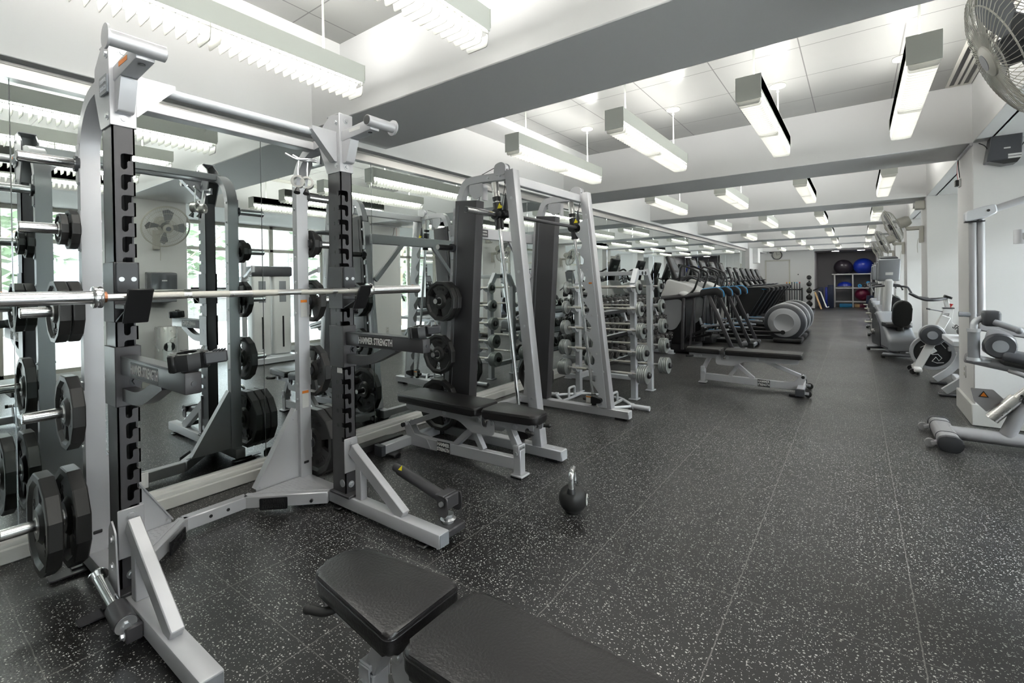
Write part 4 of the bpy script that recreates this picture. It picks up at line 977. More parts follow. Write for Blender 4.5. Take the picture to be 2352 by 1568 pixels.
for i in range(5):
    f0 = make_fixed(i + 1)
    for k, (y, side) in enumerate(((5.38 - .355, 'near'), (5.38 + .355, 'far'))):
        z = (1.245, 1.005, .765, .525, .285)[i] + .0205
        lab = 'grey fixed barbell on the %s level of the rack, %s side' % (lev[i], side)
        if k == 0: f0.location = (-2.39, y, z); f0.rotation_euler = (.3 * i, 0, 0); tag(f0, lab, 'barbell', 'fixed barbells on the upright rack')
        else: dup(f0, (-2.39, y, z), 0, lab, rot=(.7 + i, 0, 0))
# ================================================================ dumbbell rack along the mirror
DR = empty('dumbbell_rack', (-2.98, 7.2, 0), 0, 'silver three-tier dumbbell rack against the mirror behind the barbell rack', 'dumbbell rack')
TIER = [(.93, -.10), (.60, .0), (.27, .10)]
for y in (-1.45, 0, 1.45):
    b = MB(); b.ab((-.30, y - .03, .012), (.28, y + .03, .07), bev=.004); b.bar((.20, y, .06), (-.14, y, 1.02), .06, .06, up=X_, bev=.004); b.build('upright', 'silver2', DR)
    b = MB(); b.ab((-.31, y - .05, 0), (-.2, y + .05, .014), bev=.003); b.ab((.19, y - .05, 0), (.30, y + .05, .014), bev=.003); b.build('foot_plate', 'silver2', DR)
for z, x in TIER:
    b = MB()
    for dx in (-.085, .075): b.bar((x + dx + .03, -1.5, z - .02 - dx * .35), (x + dx + .03, 1.5, z - .02 - dx * .35), .045, .05, up=(.3, 0, 1), bev=.004)
    b.build('shelf_rail', 'silver2', DR)
    b = MB(); b.bar((x + .13, -1.5, z - .065), (x + .13, 1.5, z - .065), .012, .05, bev=.003); b.build('front_lip', 'black', DR)
def make_db(R_, L):
    t = empty('dumbbell', (0, 0, 0)); b = MB(); b.cyl((-.07, 0, 0), (.07, 0, 0), .0155, n=12); b.build('handle', 'chrome', t)
    for s_ in (-1, 1):
        b = MB(); b.lathe([(0, .0), (R_ * .6, 0), (R_ * .92, .006), (R_, .016), (R_, L - .016), (R_ * .94, L - .004), (R_ * .70, L), (0, L - .002)], (s_ * .062, 0, 0), (s_, 0, 0), 22); h_ = b.build('head', 'rubber', t)
        b = MB(); b.lathe([(R_ * .55, L - .001), (R_ * .70, L - .001), (R_ * .70, L + .003), (R_ * .55, L + .003)], (s_ * .062, 0, 0), (s_, 0, 0), 22, close=True); b.build('end_ring', 'chrome', h_)
    return t
for k, (z, x) in enumerate(TIER):
    R_, L, n_ = ((.058, .062, 16), (.068, .075, 16), (.078, .088, 14))[k]
    d0 = None
    for i in range(n_):
        y = 7.2 - 1.42 + 2.84 * i / (n_ - 1)
        lab = '%s dumbbell counting from the barbell rack on the %s tier' % (ORD[i], ('top', 'middle', 'lowest')[k])
        loc = (-2.98 + x + .03, y, z + .012 + math.sqrt(max(R_ ** 2 - 0, 0)) - .0)
        if d0 is None: d0 = make_db(R_, L); d0.location = loc; d0.rotation_euler = (0, rad(16), 0); tag(d0, lab, 'dumbbell', 'dumbbells on the three-tier rack')
        else: dup(d0, loc, 0, lab, rot=(0, rad(16), 0))

# ================================================================ glider machines (two), nearest of the cardio row
def console(t, x, z, w, h, tilt, mname='black'):     # tilted console, screen towards +x
    R = Matrix.Rotation(rad(tilt), 3, 'Y')            # local z up the screen, local x the screen normal
    b = MB(); b.box((x, 0, z), (.07, w, h), R, .025, 3); c = b.build('console', mname, t)
    b = MB(); b.box(V((x, 0, z)) + R @ V((.035, 0, h * .12)), (.006, w * .80, h * .55), R, .002); b.build('screen', 'screen', c)
    b = MB(); b.box(V((x, 0, z)) + R @ V((.036, 0, -h * .33)), (.006, w * .7, h * .18), R, .002)
    for q in (-.3, -.1, .1, .3): b.box(V((x, 0, z)) + R @ V((.040, w * q, -h * .33)), (.004, w * .10, h * .07), R)
    b.build('keypad', 'greyp', c)
    b = MB(); b.box(V((x, 0, z)) + R @ V((-.036, 0, h * .15)), (.006, w * .34, h * .12), R, .002); b.build('rear_badge', 'label', c)
    b = MB(); b.box(V((x, 0, z)) + R @ V((.075, 0, -h * .52)), (.14, w * .8, .03), R, .01, 2); b.build('tray', 'dgrey', c)
    return c
def make_glider():
    t = empty('glider_machine', (0, 0, 0), 0, 'x', 'elliptical trainer', 'glider machines in the cardio row')
    b = MB(); b.ab((-.85, -.33, .03), (-.15, .33, .16), bev=.03, seg=2); b.ab((-.2, -.06, .03), (.65, .06, .11), bev=.01); b.ab((.50, -.40, .03), (.60, .40, .10), bev=.01); b.build('base', 'black', t)
    for y in (-.30, .30):
        b = MB(); b.ab((-.84, y - .05, 0), (-.74, y + .05, .035)); b.ab((.5, y * 1.15 - .05, 0), (.60, y * 1.15 + .05, .035)); b.build('foot', 'rubber', t)
    b = MB(); b.prism(rpoly([(-.80, .10), (-.45, .10), (-.30, .30), (-.30, 1.0), (-.72, 1.02)], .05), (0, -.24, 0), X_, Z_, -.48, bev=.02, seg=2); b.build('drive_tower', 'black', t)
    for y in (-.255, .249):
        b = MB(); b.prism(rpoly([(-.74, .98), (-.70, .50), (-.60, .40), (-.48, .44), (-.37, .62), (-.36, .98)], .08, 5), (0, y + .006, 0), X_, Z_, .012, cen=True); b.build('side_panel', 'disc', t)
    b = MB(); b.prism(rpoly([(-.76, 1.02), (-.62, 1.36), (-.28, 1.27), (-.02, 1.12), (.02, 1.03)], .05), (0, -.27, 0), X_, Z_, -.54, bev=.03, seg=3); b.build('cowl', 'white', t)
    for y, s_ in ((-.35, -1), (.35, 1)):
        b = MB(); b.cyl((-.66, y, 1.0), (.02, y, 1.085), .042, n=18); b.cyl((-.70, y, .995), (-.64, y, 1.002), .046, n=18); st = b.build('side_tube', 'char', t)
        b = MB(); b.ball((-.30, y, 1.085), .09, (1, .55, .55)); b.build('pivot_cover', 'white', st)
        b = MB(); b.prism(rpoly([(-.02, 1.03), (.0, 1.16), (.28, 1.20), (.36, 1.13), (.37, 1.02), (.30, 1.02), (.28, 1.07), (.10, 1.06)], .03), (0, y - .05, 0), X_, Z_, -.10, bev=.012, seg=2); gh = b.build('rear_grip', 'black', t)
        b = MB(); b.tube(smooth_path([(.02, y, 1.168), (.28, y, 1.205), (.372, y, 1.14), (.376, y, 1.04)], .05), .008, n=8); b.build('accent_strip', 'cyan', gh)
        b = MB(); b.bar((.12, y, 1.07), (.52, y, .10), .045, .065, up=X_, bev=.012, seg=2); b.build('rear_strut', 'char', t)
        b = MB(); b.bar((-.30, y, 1.02), (-.34, y, .08), .07, .05, up=X_, bev=.01); b.bar((-.12, y, 1.02), (-.20, y, .12), .03, .03, bev=.004); b.build('front_leg', 'char', t)
        b = MB(); b.tube(smooth_path([(-.42, s_ * .20, 1.34), (-.36, s_ * .28, 1.62), (-.02, s_ * .30, 1.46), (-.13, s_ * .29, 1.16), (-.22, s_ * .27, 1.08)], .09, 6), .019, n=10); b.build('handlebar', 'black', t)
        b = MB(); b.tube(smooth_path([(-.50, s_ * .12, 1.30), (-.26, s_ * .14, 1.42), (-.06, s_ * .12, 1.30)], .06), .016, n=8); b.build('fixed_grip', 'dgrey', t)
        z = .40 if s_ > 0 else .52
        b = MB(); b.bar((-.62, s_ * .15, .14), (.05, s_ * .15, z - .06), .03, .045, bev=.004); b.bar((.10, s_ * .15, 1.0), (.12, s_ * .15, z), .025, .035, up=X_, bev=.003); b.build('pedal_arm', 'black', t)
        b = MB(); b.prism(rpoly([(-.10, -.075), (.26, -.06), (.30, 0), (.26, .06), (-.10, .075)], .03), (.06, s_ * .15, z - .02), (1, 0, .12), Y_, .03, bev=.006); b.bar((-.05, s_ * .15, z + .01), (-.08, s_ * .15, z + .13), .12, .02, up=X_, bev=.008); b.build('pedal', 'greyp', t)
        b = MB(); b.box((.10, s_ * .15, z + .022), (.20, .02, .006)); b.build('pedal_accent', 'cyan', t)
    b = MB(); b.bar((-.55, 0, 1.28), (-.60, 0, 1.50), .10, .08, up=X_, bev=.015); b.bar((-.58, 0, 1.30), (-.20, 0, 1.15), .05, .05, bev=.01); b.build('mast', 'black', t)
    console(t, -.58, 1.57, .38, .46, -20)
    b = MB(); b.ab((.36, -.36, .02), (.62, .36, .10), bev=.03, seg=2); b.build('rear_cover', 'greyp', t)
    return t
gl = make_glider()
for i, y in enumerate((9.05, 10.50)):
    lab = ('white and black glider machine beside the dumbbell rack', 'white and black glider machine beside the first disc elliptical')[i]
    if i == 0: gl.location = (-2.22, y, 0); gl['label'] = lab
    else: dup(gl, (-2.22, y, 0), 0, lab)
# ================================================================ ellipticals with round rear covers
def make_ellip():
    t = empty('elliptical_trainer', (0, 0, 0), 0, 'x', 'elliptical trainer', 'ellipticals with disc covers')
    b = MB(); b.ab((-1.0, -.26, .03), (-.82, .26, .12), bev=.02); b.ab((-.9, -.05, .04), (1.0, .05, .12), bev=.01); b.ab((.62, -.29, .02), (1.14, .29, .10), bev=.03, seg=2); b.build('base', 'black', t)
    b = MB(); b.lathe([(0, -.21), (.32, -.21), (.375, -.17), (.385, -.12), (.385, .12), (.375, .17), (.32, .21), (0, .21)], (.82, 0, .42), Y_, 44); b.build('rear_housing', 'dgrey', t)
    b = MB()
    b.lathe([(.385, -.05), (.394, -.045), (.394, .045), (.385, .05)], (.82, 0, .42), Y_, 44, close=True); b.build('housing_band', 'disc', t)
    for s_ in (-1, 1):
        b = MB(); b.lathe([(0, .216), (.17, .216), (.185, .224), (.20, .218), (.27, .222), (.298, .212), (.302, .20)], (.82, 0, .42), (0, s_, 0), 40); b.build('disc_cover', 'disc', t)
        b = MB(); b.bar((-.55, s_ * .17, .24 + .06 * s_), (.80, s_ * .235, .22), .035, .05, bev=.008); b.cyl((.80, s_ * .20, .22), (.80, s_ * .26, .22), .045, n=18); b.build('pedal_arm', 'black', t)
        b = MB(); b.prism(rpoly([(-.20, -.08), (.20, -.08), (.20, .08), (-.20, .08)], .04), (-.05, s_ * .19, .30 + .03 * s_), X_, Y_, .03, bev=.008); b.bar((-.22, s_ * .19, .32), (-.25, s_ * .19, .44), .15, .02, up=X_, bev=.01); b.build('pedal', 'greyp', t)
        b = MB(); b.tube(smooth_path([(-.60, s_ * .24, .30), (-.62, s_ * .25, .95), (-.42, s_ * .26, 1.22), (-.50, s_ * .25, 1.52)], .12), .020, n=10); b.build('moving_handle', 'black', t)
        b = MB(); b.tube(smooth_path([(-.80, s_ * .1, 1.28), (-.48, s_ * .2, 1.30), (-.40, s_ * .22, 1.14)], .06), .016, n=8); b.build('fixed_grip', 'dgrey', t)
        b = MB(); b.box((-.05, s_ * .19, .333 + .03 * s_), (.26, .02, .006)); b.build('pedal_accent', 'cyan', t)
    b = MB(); b.bar((-.90, 0, .10), (-.80, 0, 1.40), .14, .12, up=X_, bev=.03, seg=2); b.build('front_column', 'black', t)
    b = MB(); b.prism(rpoly([(-.98, .12), (-.95, .55), (-.72, .62), (-.66, .12)], .06), (0, -.16, 0), X_, Z_, -.32, bev=.03, seg=2); b.build('front_cowl', 'white', t)
    console(t, -.80, 1.56, .38, .44, -20)
    return t
el = make_ellip()
for i, y in enumerate((11.45, 12.35, 13.30)):
    lab = '%s elliptical with a round silver rear cover, counted from the gliders' % ORD[i]
    if i == 0: el.location = (-2.05, y, 0); el['label'] = lab
    else: dup(el, (-2.05, y, 0), 0, lab)
# ================================================================ treadmills
def make_tread():
    t = empty('treadmill', (0, 0, 0), 0, 'x', 'treadmill', 'treadmills in the cardio row')
    b = MB()
    for y in (-.36, .36): b.ab((-.62, y - .055, .10), (.98, y + .055, .20), bev=.02, seg=2)
    b.cyl((.96, -.36, .14), (.96, .36, .14), .06, n=16); b.build('deck_frame', 'dgrey', t)
    b = MB(); b.ab((-.60, -.31, .13), (.96, .31, .185), bev=.01); b.build('running_belt', 'rubber', t)
    for y in (-.36, .36):
        b = MB(); b.cyl((.955, y - .057, .15), (.955, y + .057, .15), .058, n=18); b.build('rear_cap', 'dgrey', t)
        b = MB(); b.ab((.2, y - .05, .199), (.9, y + .05, .204)); b.build('side_rail_accent', 'cyan' if y < 0 else 'greyp', t)
        b = MB(); b.prism(rpoly([(-.62, .12), (-.30, .12), (.22, 1.02), (.10, 1.10), (-.35, 1.05)], .04), (0, y - .035, 0), X_, Z_, -.07, bev=.01); b.build('upright', 'black', t)
        b = MB(); b.tube(smooth_path([(-.45, y, 1.08), (.20, y, 1.10), (.33, y, 1.07), (.30, y, 1.0)], .05), .034, n=12); h_ = b.build('handrail', 'black', t)
        b = MB(); b.tube(smooth_path([(-.10, y, 1.058), (.22, y, 1.062), (.345, y, 1.05)], .05), .012, n=8); b.build('accent_strip', 'cyan', h_)
        b = MB(); b.ab((-.6, y - .04, 0), (-.5, y + .04, .11)); b.ab((.84, y - .04, 0), (.9, y + .04, .11)); b.build('foot', 'rubber', t)
    b = MB(); b.prism(rpoly([(-1.0, .08), (-1.0, .24), (-.9, .32), (-.58, .30), (-.5, .2), (-.5, .08)], .05), (0, -.40, 0), X_, Z_, -.80, bev=.03, seg=2); b.build('motor_cover', 'dgrey', t)
    b = MB(); b.ab((-.40, -.34, 1.02), (-.24, .34, 1.10), bev=.02, seg=2); b.bar((-.38, 0, 1.06), (-.62, 0, 1.42), .16, .08, up=X_, bev=.02); b.build('crossbar', 'black', t)
    b = MB(); b.tube(smooth_path([(-.30, -.20, 1.10), (-.05, -.2, 1.17), (-.05, .2, 1.17), (-.30, .20, 1.10)], .06), .016, n=8); b.build('front_grip', 'dgrey', t)
    b = MB(); b.box((-.235, 0, 1.07), (.01, .05, .03), bev=.004); b.build('stop_button', 'red', t)
    console(t, -.66, 1.47, .44, .44, -22)
    return t
td = make_tread()
for i, y in enumerate((14.45, 15.35, 16.25, 17.15, 18.05, 18.95)):
    lab = '%s treadmill counting on from the disc ellipticals' % ORD[i]
    if i == 0: td.location = (-2.20, y, 0); td['label'] = lab
    else: dup(td, (-2.20, y, 0), 0, lab)
# ================================================================ spin bike between the first two far piers
SB = empty('spin_bike', (.95, 8.6, 0), 0, 'white indoor cycling bike with a black flywheel beside the first far pier', 'exercise bike'); BI2 = minv(SB)
def pb_(name, material, b, parent=None, ang=38): return b.build(name, material, parent or SB, BI2, ang)
y = 8.6
b = MB(); b.lathe([(0, -.014), (.19, -.014), (.20, -.03), (.232, -.03), (.236, -.02), (.236, .02), (.232, .03), (.20, .03), (.19, .014), (0, .014)], (.82, y, .30), Y_, 44); fw = pb_('flywheel', 'black', b)
b = MB(); b.lathe([(.196, -.0305), (.232, -.0305), (.238, -.02), (.238, .02), (.232, .0305), (.196, .0305)], (.82, y, .30), Y_, 44, close=True); pb_('rim', 'disc', b, fw)
b = MB(); q = V((.82, y - .016, .30))
b.tube([q + V(p) for p in ((.0, 0, -.03), (.06, 0, -.02), (.10, 0, -.07), (.07, 0, -.11), (.04, 0, -.06), (.0, 0, -.12), (.05, 0, -.14), (.12, 0, -.13))], .005, n=6); b.tube([q + V(p) for p in ((-.12, 0, .06), (-.03, 0, .12), (.04, 0, .10), (.09, 0, .13), (.14, 0, .06))], .005, n=6); pb_('swirl_mark', 'label', b, fw)
for s_ in (-1, 1):
    b = MB(); b.bar((.965, y + s_ * .055, .80), (.655, y + s_ * .055, .06), .02, .10, up=X_, bev=.008); b.bar((.79, y + s_ * .05, .36), (.84, y + s_ * .05, .30), .015, .08, bev=.005); pb_('fork_blade', 'white', b)
b = MB(); b.prism(rpoly([(.86, .60), (.94, .90), (1.04, .90), (1.02, .72), (1.32, .46), (1.30, .38), (.98, .56)], .02), (0, y - .035, 0), X_, Z_, -.07, bev=.01, seg=2); b.bar((1.28, y, .42), (1.62, y, .08), .08, .06, bev=.01); b.bar((.98, y, .36), (1.5, y, .36), .05, .07, bev=.01); fr_ = pb_('frame', 'white', b)
b = MB(); b.ab((.93, y - .04, .90), (1.05, y + .04, .915), bev=.004); pb_('head_cap', 'dgrey', b, fr_)
b = MB(); dx_ = V((.26, 0, -.23)).normalized(); text_mb('SPINNER', .085, .001, plane_mtx((1.135, y - .0355, .585), dx_, V((.23, 0, .26))), .80, b, bold=.001); pb_('lettering', 'ink', b, fr_)
b = MB(); q = V((.965, y - .0365, .80)); b.tube([q + V(p) for p in ((-.02, 0, .03), (.03, 0, .035), (.02, 0, .005), (-.025, 0, -.005), (.01, 0, -.04), (.04, 0, -.03))], .003, n=6); pb_('monogram', 'ink', b, fr_)
b = MB(); b.cyl((1.01, y - .02, .915), (1.015, y - .02, .945), .006, n=8); b.cyl((1.015, y - .02, .94), (1.02, y - .02, .965), .010, .020, n=12); pb_('brake_knob', 'red', b)
b = MB(); b.cyl((.93, y - .03, .86), (.80, y - .08, .89), .006, n=8); b.bar((.80, y - .08, .89), (.76, y - .09, .90), .03, .02, bev=.004); pb_('clamp_lever', 'dgrey', b)
b = MB(); b.bar((.985, y, .90), (.965, y, 1.03), .06, .05, up=X_, bev=.008); pb_('bar_stem', 'white', b)
b = MB()
for s_ in (-1, 1): b.tube(smooth_path([(.97, y + s_ * .02, 1.04), (.86, y + s_ * .20, 1.02), (.72, y + s_ * .22, 1.02), (.60, y + s_ * .20, 1.10)], .06), .017, n=10)
b.tube(smooth_path([(.80, y - .20, 1.03), (.70, y - .06, 1.05), (.70, y + .06, 1.05), (.80, y + .20, 1.03)], .05), .015, n=8); pb_('handlebar', 'dgrey', b)
b = MB(); b.prism(rpoly([(-.05, -.05), (.04, -.05), (.04, .05), (-.05, .05)], .02), (.985, y, 1.04), (.9, 0, -.4), Y_, .03, bev=.006); pb_('bar_pad', 'black', b)
b = MB(); b.lathe([(0, -.155), (.055, -.155), (.06, -.145), (.115, -.14), (.135, -.12), (.135, -.075), (0, -.07)], (.815, y, .545), Y_, 36); cg = pb_('drive_cover', 'dgrey', b)
b = MB(); b.lathe([(.13, -.122), (.142, -.115), (.142, -.065), (.12, -.06)], (.815, y, .545), Y_, 36); b.cyl((.92, y - .08, .53), (1.28, y - .03, .36), .028, n=14); pb_('guard_ring', 'disc', b, cg)
b = MB(); b.cyl((.815, y - .157, .545), (.815, y - .1565, .545), .055, n=24); pb_('centre_badge', 'greyp', b, cg)
b = MB(); b.bar((.66, y - .22, .07), (.66, y + .22, .07), .09, .06, bev=.02, seg=2); b.bar((1.60, y - .22, .07), (1.60, y + .22, .07), .09, .06, bev=.02, seg=2); pb_('floor_bar', 'white', b)
for s_ in (-1, 1):
    b = MB(); b.cyl((.605, y + s_ * .17 - .02, .045), (.605, y + s_ * .17 + .02, .045), .036, n=18); pb_('transport_wheel', 'black', b)
    for x in (.66, 1.60):
        b = MB(); b.cyl((x, y + s_ * .18, 0), (x, y + s_ * .18, .045), .018, n=12); pb_('levelling_foot', 'black', b)
b = MB(); b.bar((1.33, y, .42), (1.42, y, .93), .05, .04, up=X_, bev=.006); pb_('seat_post', 'disc', b)
b = MB(); b.prism(rpoly([(-.17, -.025), (.02, -.05), (.10, -.09), (.13, 0), (.10, .09), (.02, .05), (-.17, .025)], .03), (1.42, y, .93), X_, Y_, .05, bev=.018, seg=3); pb_('saddle', 'black', b)
for s_ in (-1, 1):
    b = MB(); b.bar((1.20, y + s_ * .10, .37), (1.20 - s_ * .12, y + s_ * .11, .26 + (.12 if s_ > 0 else 0)), .02, .03, bev=.004); b.ab((1.20 - s_ * .12 - .04, y + s_ * .13 - .03, .25), (1.20 - s_ * .12 + .05, y + s_ * .13 + .05, .28), bev=.008); pb_('crank_pedal', 'steel', b)

# ================================================================ three seated bikes along the right
def make_bike():
    t = empty('exercise_bike', (0, 0, 0), 0, 'x', 'exercise bike', 'seated bikes along the right wall')
    b = MB(); b.prism(rpoly([(-.30, .12), (-.34, .45), (-.22, .70), (.05, .74), (.45, .52), (.80, .30), (.80, .12)], [.05, .2, .15, .1, .1, .05, .03], 6), (0, -.19, 0), X_, Z_, -.38, bev=.05, seg=3); b.build('body', 'greyp', t)
    for y in (-.187, .187):
        b = MB(); b.prism(rpoly([(-.28, .14), (-.31, .45), (-.19, .66), (.03, .69), (.30, .40), (.30, .14)], [.05, .2, .15, .1, .1, .03], 6), (0, y * 1.03, 0), X_, Z_, .016, cen=True); b.build('side_cover', 'dgrey', t)
    b = MB(); b.bar((-.22, 0, .68), (-.02, 0, 1.30), .11, .16, up=X_, bev=.03, seg=2); b.build('mast', 'white', t)
    console(t, -.02, 1.46, .32, .40, 192, 'greyp')
    b = MB(); b.bar((.30, 0, .46), (.64, 0, .49), .09, .09, bev=.01); b.bar((.45, 0, .58), (.42, 0, .06), .045, .05, up=X_, bev=.008); b.build('seat_rail', 'black', t)
    b = MB(); b.prism(rpoly([(-.16, -.20), (.18, -.17), (.20, 0), (.18, .17), (-.16, .20)], .08, 6), (.46, 0, .50), X_, Y_, .07, bev=.03, seg=4); b.build('seat', 'black', t)
    b = MB(); b.prism(rrect(.25, .44, .12, 7), (.70, 0, .74), Y_, (.25, 0, 1), .07, bev=.03, seg=4); bk = b.build('seat_back', 'black', t)
    b = MB(); b.bar((.62, 0, .53), (.72, 0, .70), .06, .04, up=X_, bev=.008); b.build('back_post', 'dgrey', t)
    for s_ in (-1, 1):
        b = MB(); b.cyl((-.10, s_ * .19, .36), (-.10, s_ * .24, .36), .05, n=18); b.bar((-.10, s_ * .24, .36), (-.10 + s_ * .06, s_ * .24, .36 - s_ * .17), .022, .035, up=X_, bev=.004); b.build('crank', 'steel', t)
        b = MB(); b.ab((-.16 + s_ * .06, s_ * .28 - .045, .34 - s_ * .17), (-.02 + s_ * .06, s_ * .28 + .045, .37 - s_ * .17), bev=.008); b.build('pedal', 'offwhite', t)
        b = MB(); b.tube(smooth_path([(-.05, s_ * .05, 1.18), (-.02, s_ * .26, 1.16), (.18, s_ * .26, 1.06)], .06), .016, n=8); b.build('handle', 'dgrey', t)
    b = MB(); b.bar((-.30, -.26, .06), (-.30, .26, .06), .09, .06, bev=.02); b.bar((.72, -.26, .06), (.72, .26, .06), .09, .06, bev=.02); b.ab((-.30, -.05, .04), (.75, .05, .13), bev=.02); b.build('base', 'greyp', t)
    for s_ in (-1, 1):
        b = MB(); b.cyl((-.36, s_ * .24 - .02, .04), (-.36, s_ * .24 + .02, .04), .04, n=16); b.build('transport_wheel', 'disc', t)
        b = MB(); b.ab((-.34, s_ * .25 - .02, 0), (-.26, s_ * .25 + .02, .04)); b.ab((.68, s_ * .25 - .02, 0), (.76, s_ * .25 + .02, .04)); b.build('foot', 'rubber', t)
    return t
bk0 = make_bike()
for i, (x, y, rz) in enumerate(((.46, 10.69, rad(-80)), (.50, 13.2, rad(-82)), (.50, 15.3, rad(-82)), (.50, 17.4, rad(-82)))):
    lab = '%s grey seated exercise bike in the row beyond the white cycling bike' % ORD[i]
    if i == 0: bk0.location = (x, y, 0); bk0.rotation_euler = (0, 0, rz); bk0['label'] = lab
    else: dup(bk0, (x, y, 0), rz, lab)

# ================================================================ cable bench machine at the right edge
CM = empty('cable_bench_machine', (.95, 5.3, 0), 0, 'grey tube-framed bench machine with wheels before the first far pier', 'exercise machine'); CI = minv(CM)
def cb_(name, material, b, parent=None, ang=38): return b.build(name, material, parent or CM, CI, ang)
b = MB(); b.prism(rrect(.14, .11, .045, 5), (.565, 4.86, .062), X_, Z_, -.64, bev=.008); cf = cb_('cross_foot', 'tubegrey', b)
for y0, y1 in ((4.83, 4.885), (5.475, 5.53)):
    b = MB(); b.prism(rrect(.152, .12, .05, 5), (.565, y0, .062), X_, Z_, -(y1 - y0), bev=.012, seg=2); cb_('end_cap', 'dgrey', b, cf)
b = MB()
b = None
for yy in (5.0, 5.36):
    b = MB(); b.prism(rrect(.148, .116, .05, 5), (.565, yy, .062), X_, Z_, -.012); cb_('band', 'dgrey', b, cf)
for yy in (4.93, 5.43):
    b = MB(); b.cyl((.455, yy - .014, .035), (.455, yy + .014, .035), .033, n=18); wh_ = cb_('transport_wheel', 'tubegrey', b)
    b = MB(); b.bar((.46, yy - .018, .036), (.52, yy - .018, .05), .006, .03, bev=.002); b.bar((.46, yy + .018, .036), (.52, yy + .018, .05), .006, .03, bev=.002); cb_('wheel_fork', 'silver', b, wh_)
b = MB(); b.cyl((.60, 5.2, .07), (1.75, 5.2, .07), .052, n=22); cb_('floor_tube', 'tubegrey', b)
b = MB(); b.cyl((.93, 5.2, .10), (1.02, 5.2, .36), .048, n=20); b.ab((.985, 5.15, .33), (1.06, 5.25, .41), bev=.02, seg=2); cb_('pivot_post', 'tubegrey', b)
b = MB(); b.cyl((1.03, 5.13, .385), (1.03, 5.27, .385), .03, n=20); b.cyl((1.03, 5.125, .385), (1.03, 5.13, .385), .018, n=14); cb_('pivot_bolt', 'dgrey', b)
b = MB(); b.cyl((.84, 5.18, .22), (.98, 5.18, .40), .045, n=20); b.cyl((.98, 5.18, .40), (1.35, 5.18, .86), .028, n=18); as_ = cb_('adjusting_strut', 'steel', b)
b = MB()
for k in range(6): b.cyl((1.00 + .05 * k, 5.152, .425 + .062 * k), (1.00 + .05 * k, 5.148, .425 + .062 * k), .008, n=10)
cb_('strut_hole', 'black', b, as_)
b = MB(); b.prism(rpoly([(.73, .44), (.86, .44), (.93, .36), (.82, .26), (.75, .34)], .01), (0, 5.235, 0), X_, Z_, .006); wp = cb_('warning_plate', 'tubegrey', b)
b = MB(); b.prism([(.775, .375), (.835, .375), (.805, .425)], (0, 5.228, 0), X_, Z_, .002); hz = cb_('hazard_triangle', 'ink', b, wp)
b = MB(); b.prism([(.785, .381), (.825, .381), (.805, .415)], (0, 5.225, 0), X_, Z_, .001); cb_('triangle_fill', 'orange', b, wp)
b = MB(); b.cyl((.70, 5.2, .685), (1.55, 5.2, .50), .04, n=20); b.cyl((.695, 5.2, .686), (.70, 5.2, .685), .034, n=20); cb_('bench_tube', 'tubegrey', b)
b = MB(); b.tube(smooth_path([(.93, 5.12, .615), (.98, 5.08, .60), (1.18, 5.08, .50), (1.20, 5.12, .49)], .03), .018, n=10); cb_('side_handle', 'tubegrey', b)
R = Matrix.Rotation(rad(12), 3, 'Y')
b = MB(); b.box((1.28, 5.2, .645), (.82, .30, .085), R, .038, 4); cu = cb_('cushion', 'dgrey', b)
b = MB(); b.box((1.28, 5.2, .60), (.80, .27, .05), R, .015, 2); cb_('cushion_base', 'black', b, cu)
b = MB(); b.cyl((.735, 5.12, .70), (.735, 5.12, .90), .036, n=22); rp = cb_('roller_pad', 'greyp', b)
b = MB(); b.cyl((.735, 5.12, .675), (.735, 5.12, .70), .042, n=22); b.cyl((.735, 5.12, .90), (.735, 5.12, .925), .042, n=22); b.cyl((.735, 5.12, .68), (.86, 5.2, .665), .02, n=12); b.tube(smooth_path([(.735, 5.12, .92), (.74, 5.12, .98), (.80, 5.16, 1.01)], .04), .024, n=12); cb_('roller_fork', 'silver2', b, rp)
b = MB(); b.lathe([(0, -.03), (.085, -.03), (.095, -.02), (.095, .02), (.085, .03), (0, .03)], (.875, 5.1, .80), Y_, 32); pd = cb_('pulley_cover', 'dgrey', b)
b = MB(); b.cyl((.875, 5.066, .80), (.875, 5.0685, .80), .046, n=26); cb_('centre_badge', 'greyp', b, pd)
b = MB(); b.prism(rpoly([(-.10, -.07), (.09, -.11), (.10, .06), (.0, .12), (-.06, .11)], .05), (.875, 5.135, .81), X_, Z_, .03, cen=True); cb_('pulley_arm', 'silver', b)
b = MB(); b.ab((.78, 5.04, .95), (.88, 5.16, 1.07), bev=.022, seg=3); cb_('grip_block', 'dgrey', b)
b = MB(); b.cyl((.84, 5.05, .985), (.95, 4.98, .935), .023, n=16); b.ball((.955, 4.977, .932), .026, n=14, m=8); cb_('grip', 'greyp', b)
b = MB(); b.cyl((.70, 5.4, 1.02), (.80, 5.4, 1.015), .021, n=14); b.cyl((.685, 5.4, 1.02), (.71, 5.4, 1.02), .023, n=14); cb_('rear_grip', 'greyp', b)
for x in (.775, .822):
    b = MB(); b.cyl((x, 5.4, .90), (x, 5.4, 1.80), .026, n=18); cb_('column_tube', 'tubegrey', b)
b = MB(); b.bar((.80, 5.40, .93), (1.5, 5.40, .80), .07, .08, bev=.01); cb_('column_arm', 'tubegrey', b)
b = MB(); b.prism(rpoly([(.72, 1.78), (.72, 1.86), (.80, 1.89), (.90, 1.91), (.91, 1.84), (.86, 1.81)], .02), (0, 5.32, 0), X_, Z_, -.10, bev=.008); b.cyl((.735, 5.37, 1.81), (.80, 5.37, 1.83), .03, n=16); hj = cb_('head_joint', 'silver2', b)
b = MB(); b.cyl((.855, 5.312, 1.86), (.855, 5.325, 1.86), .010, n=12); b.ab((.72, 5.34, 1.775), (.84, 5.40, 1.785)); cb_('joint_pin', 'black', b, hj)
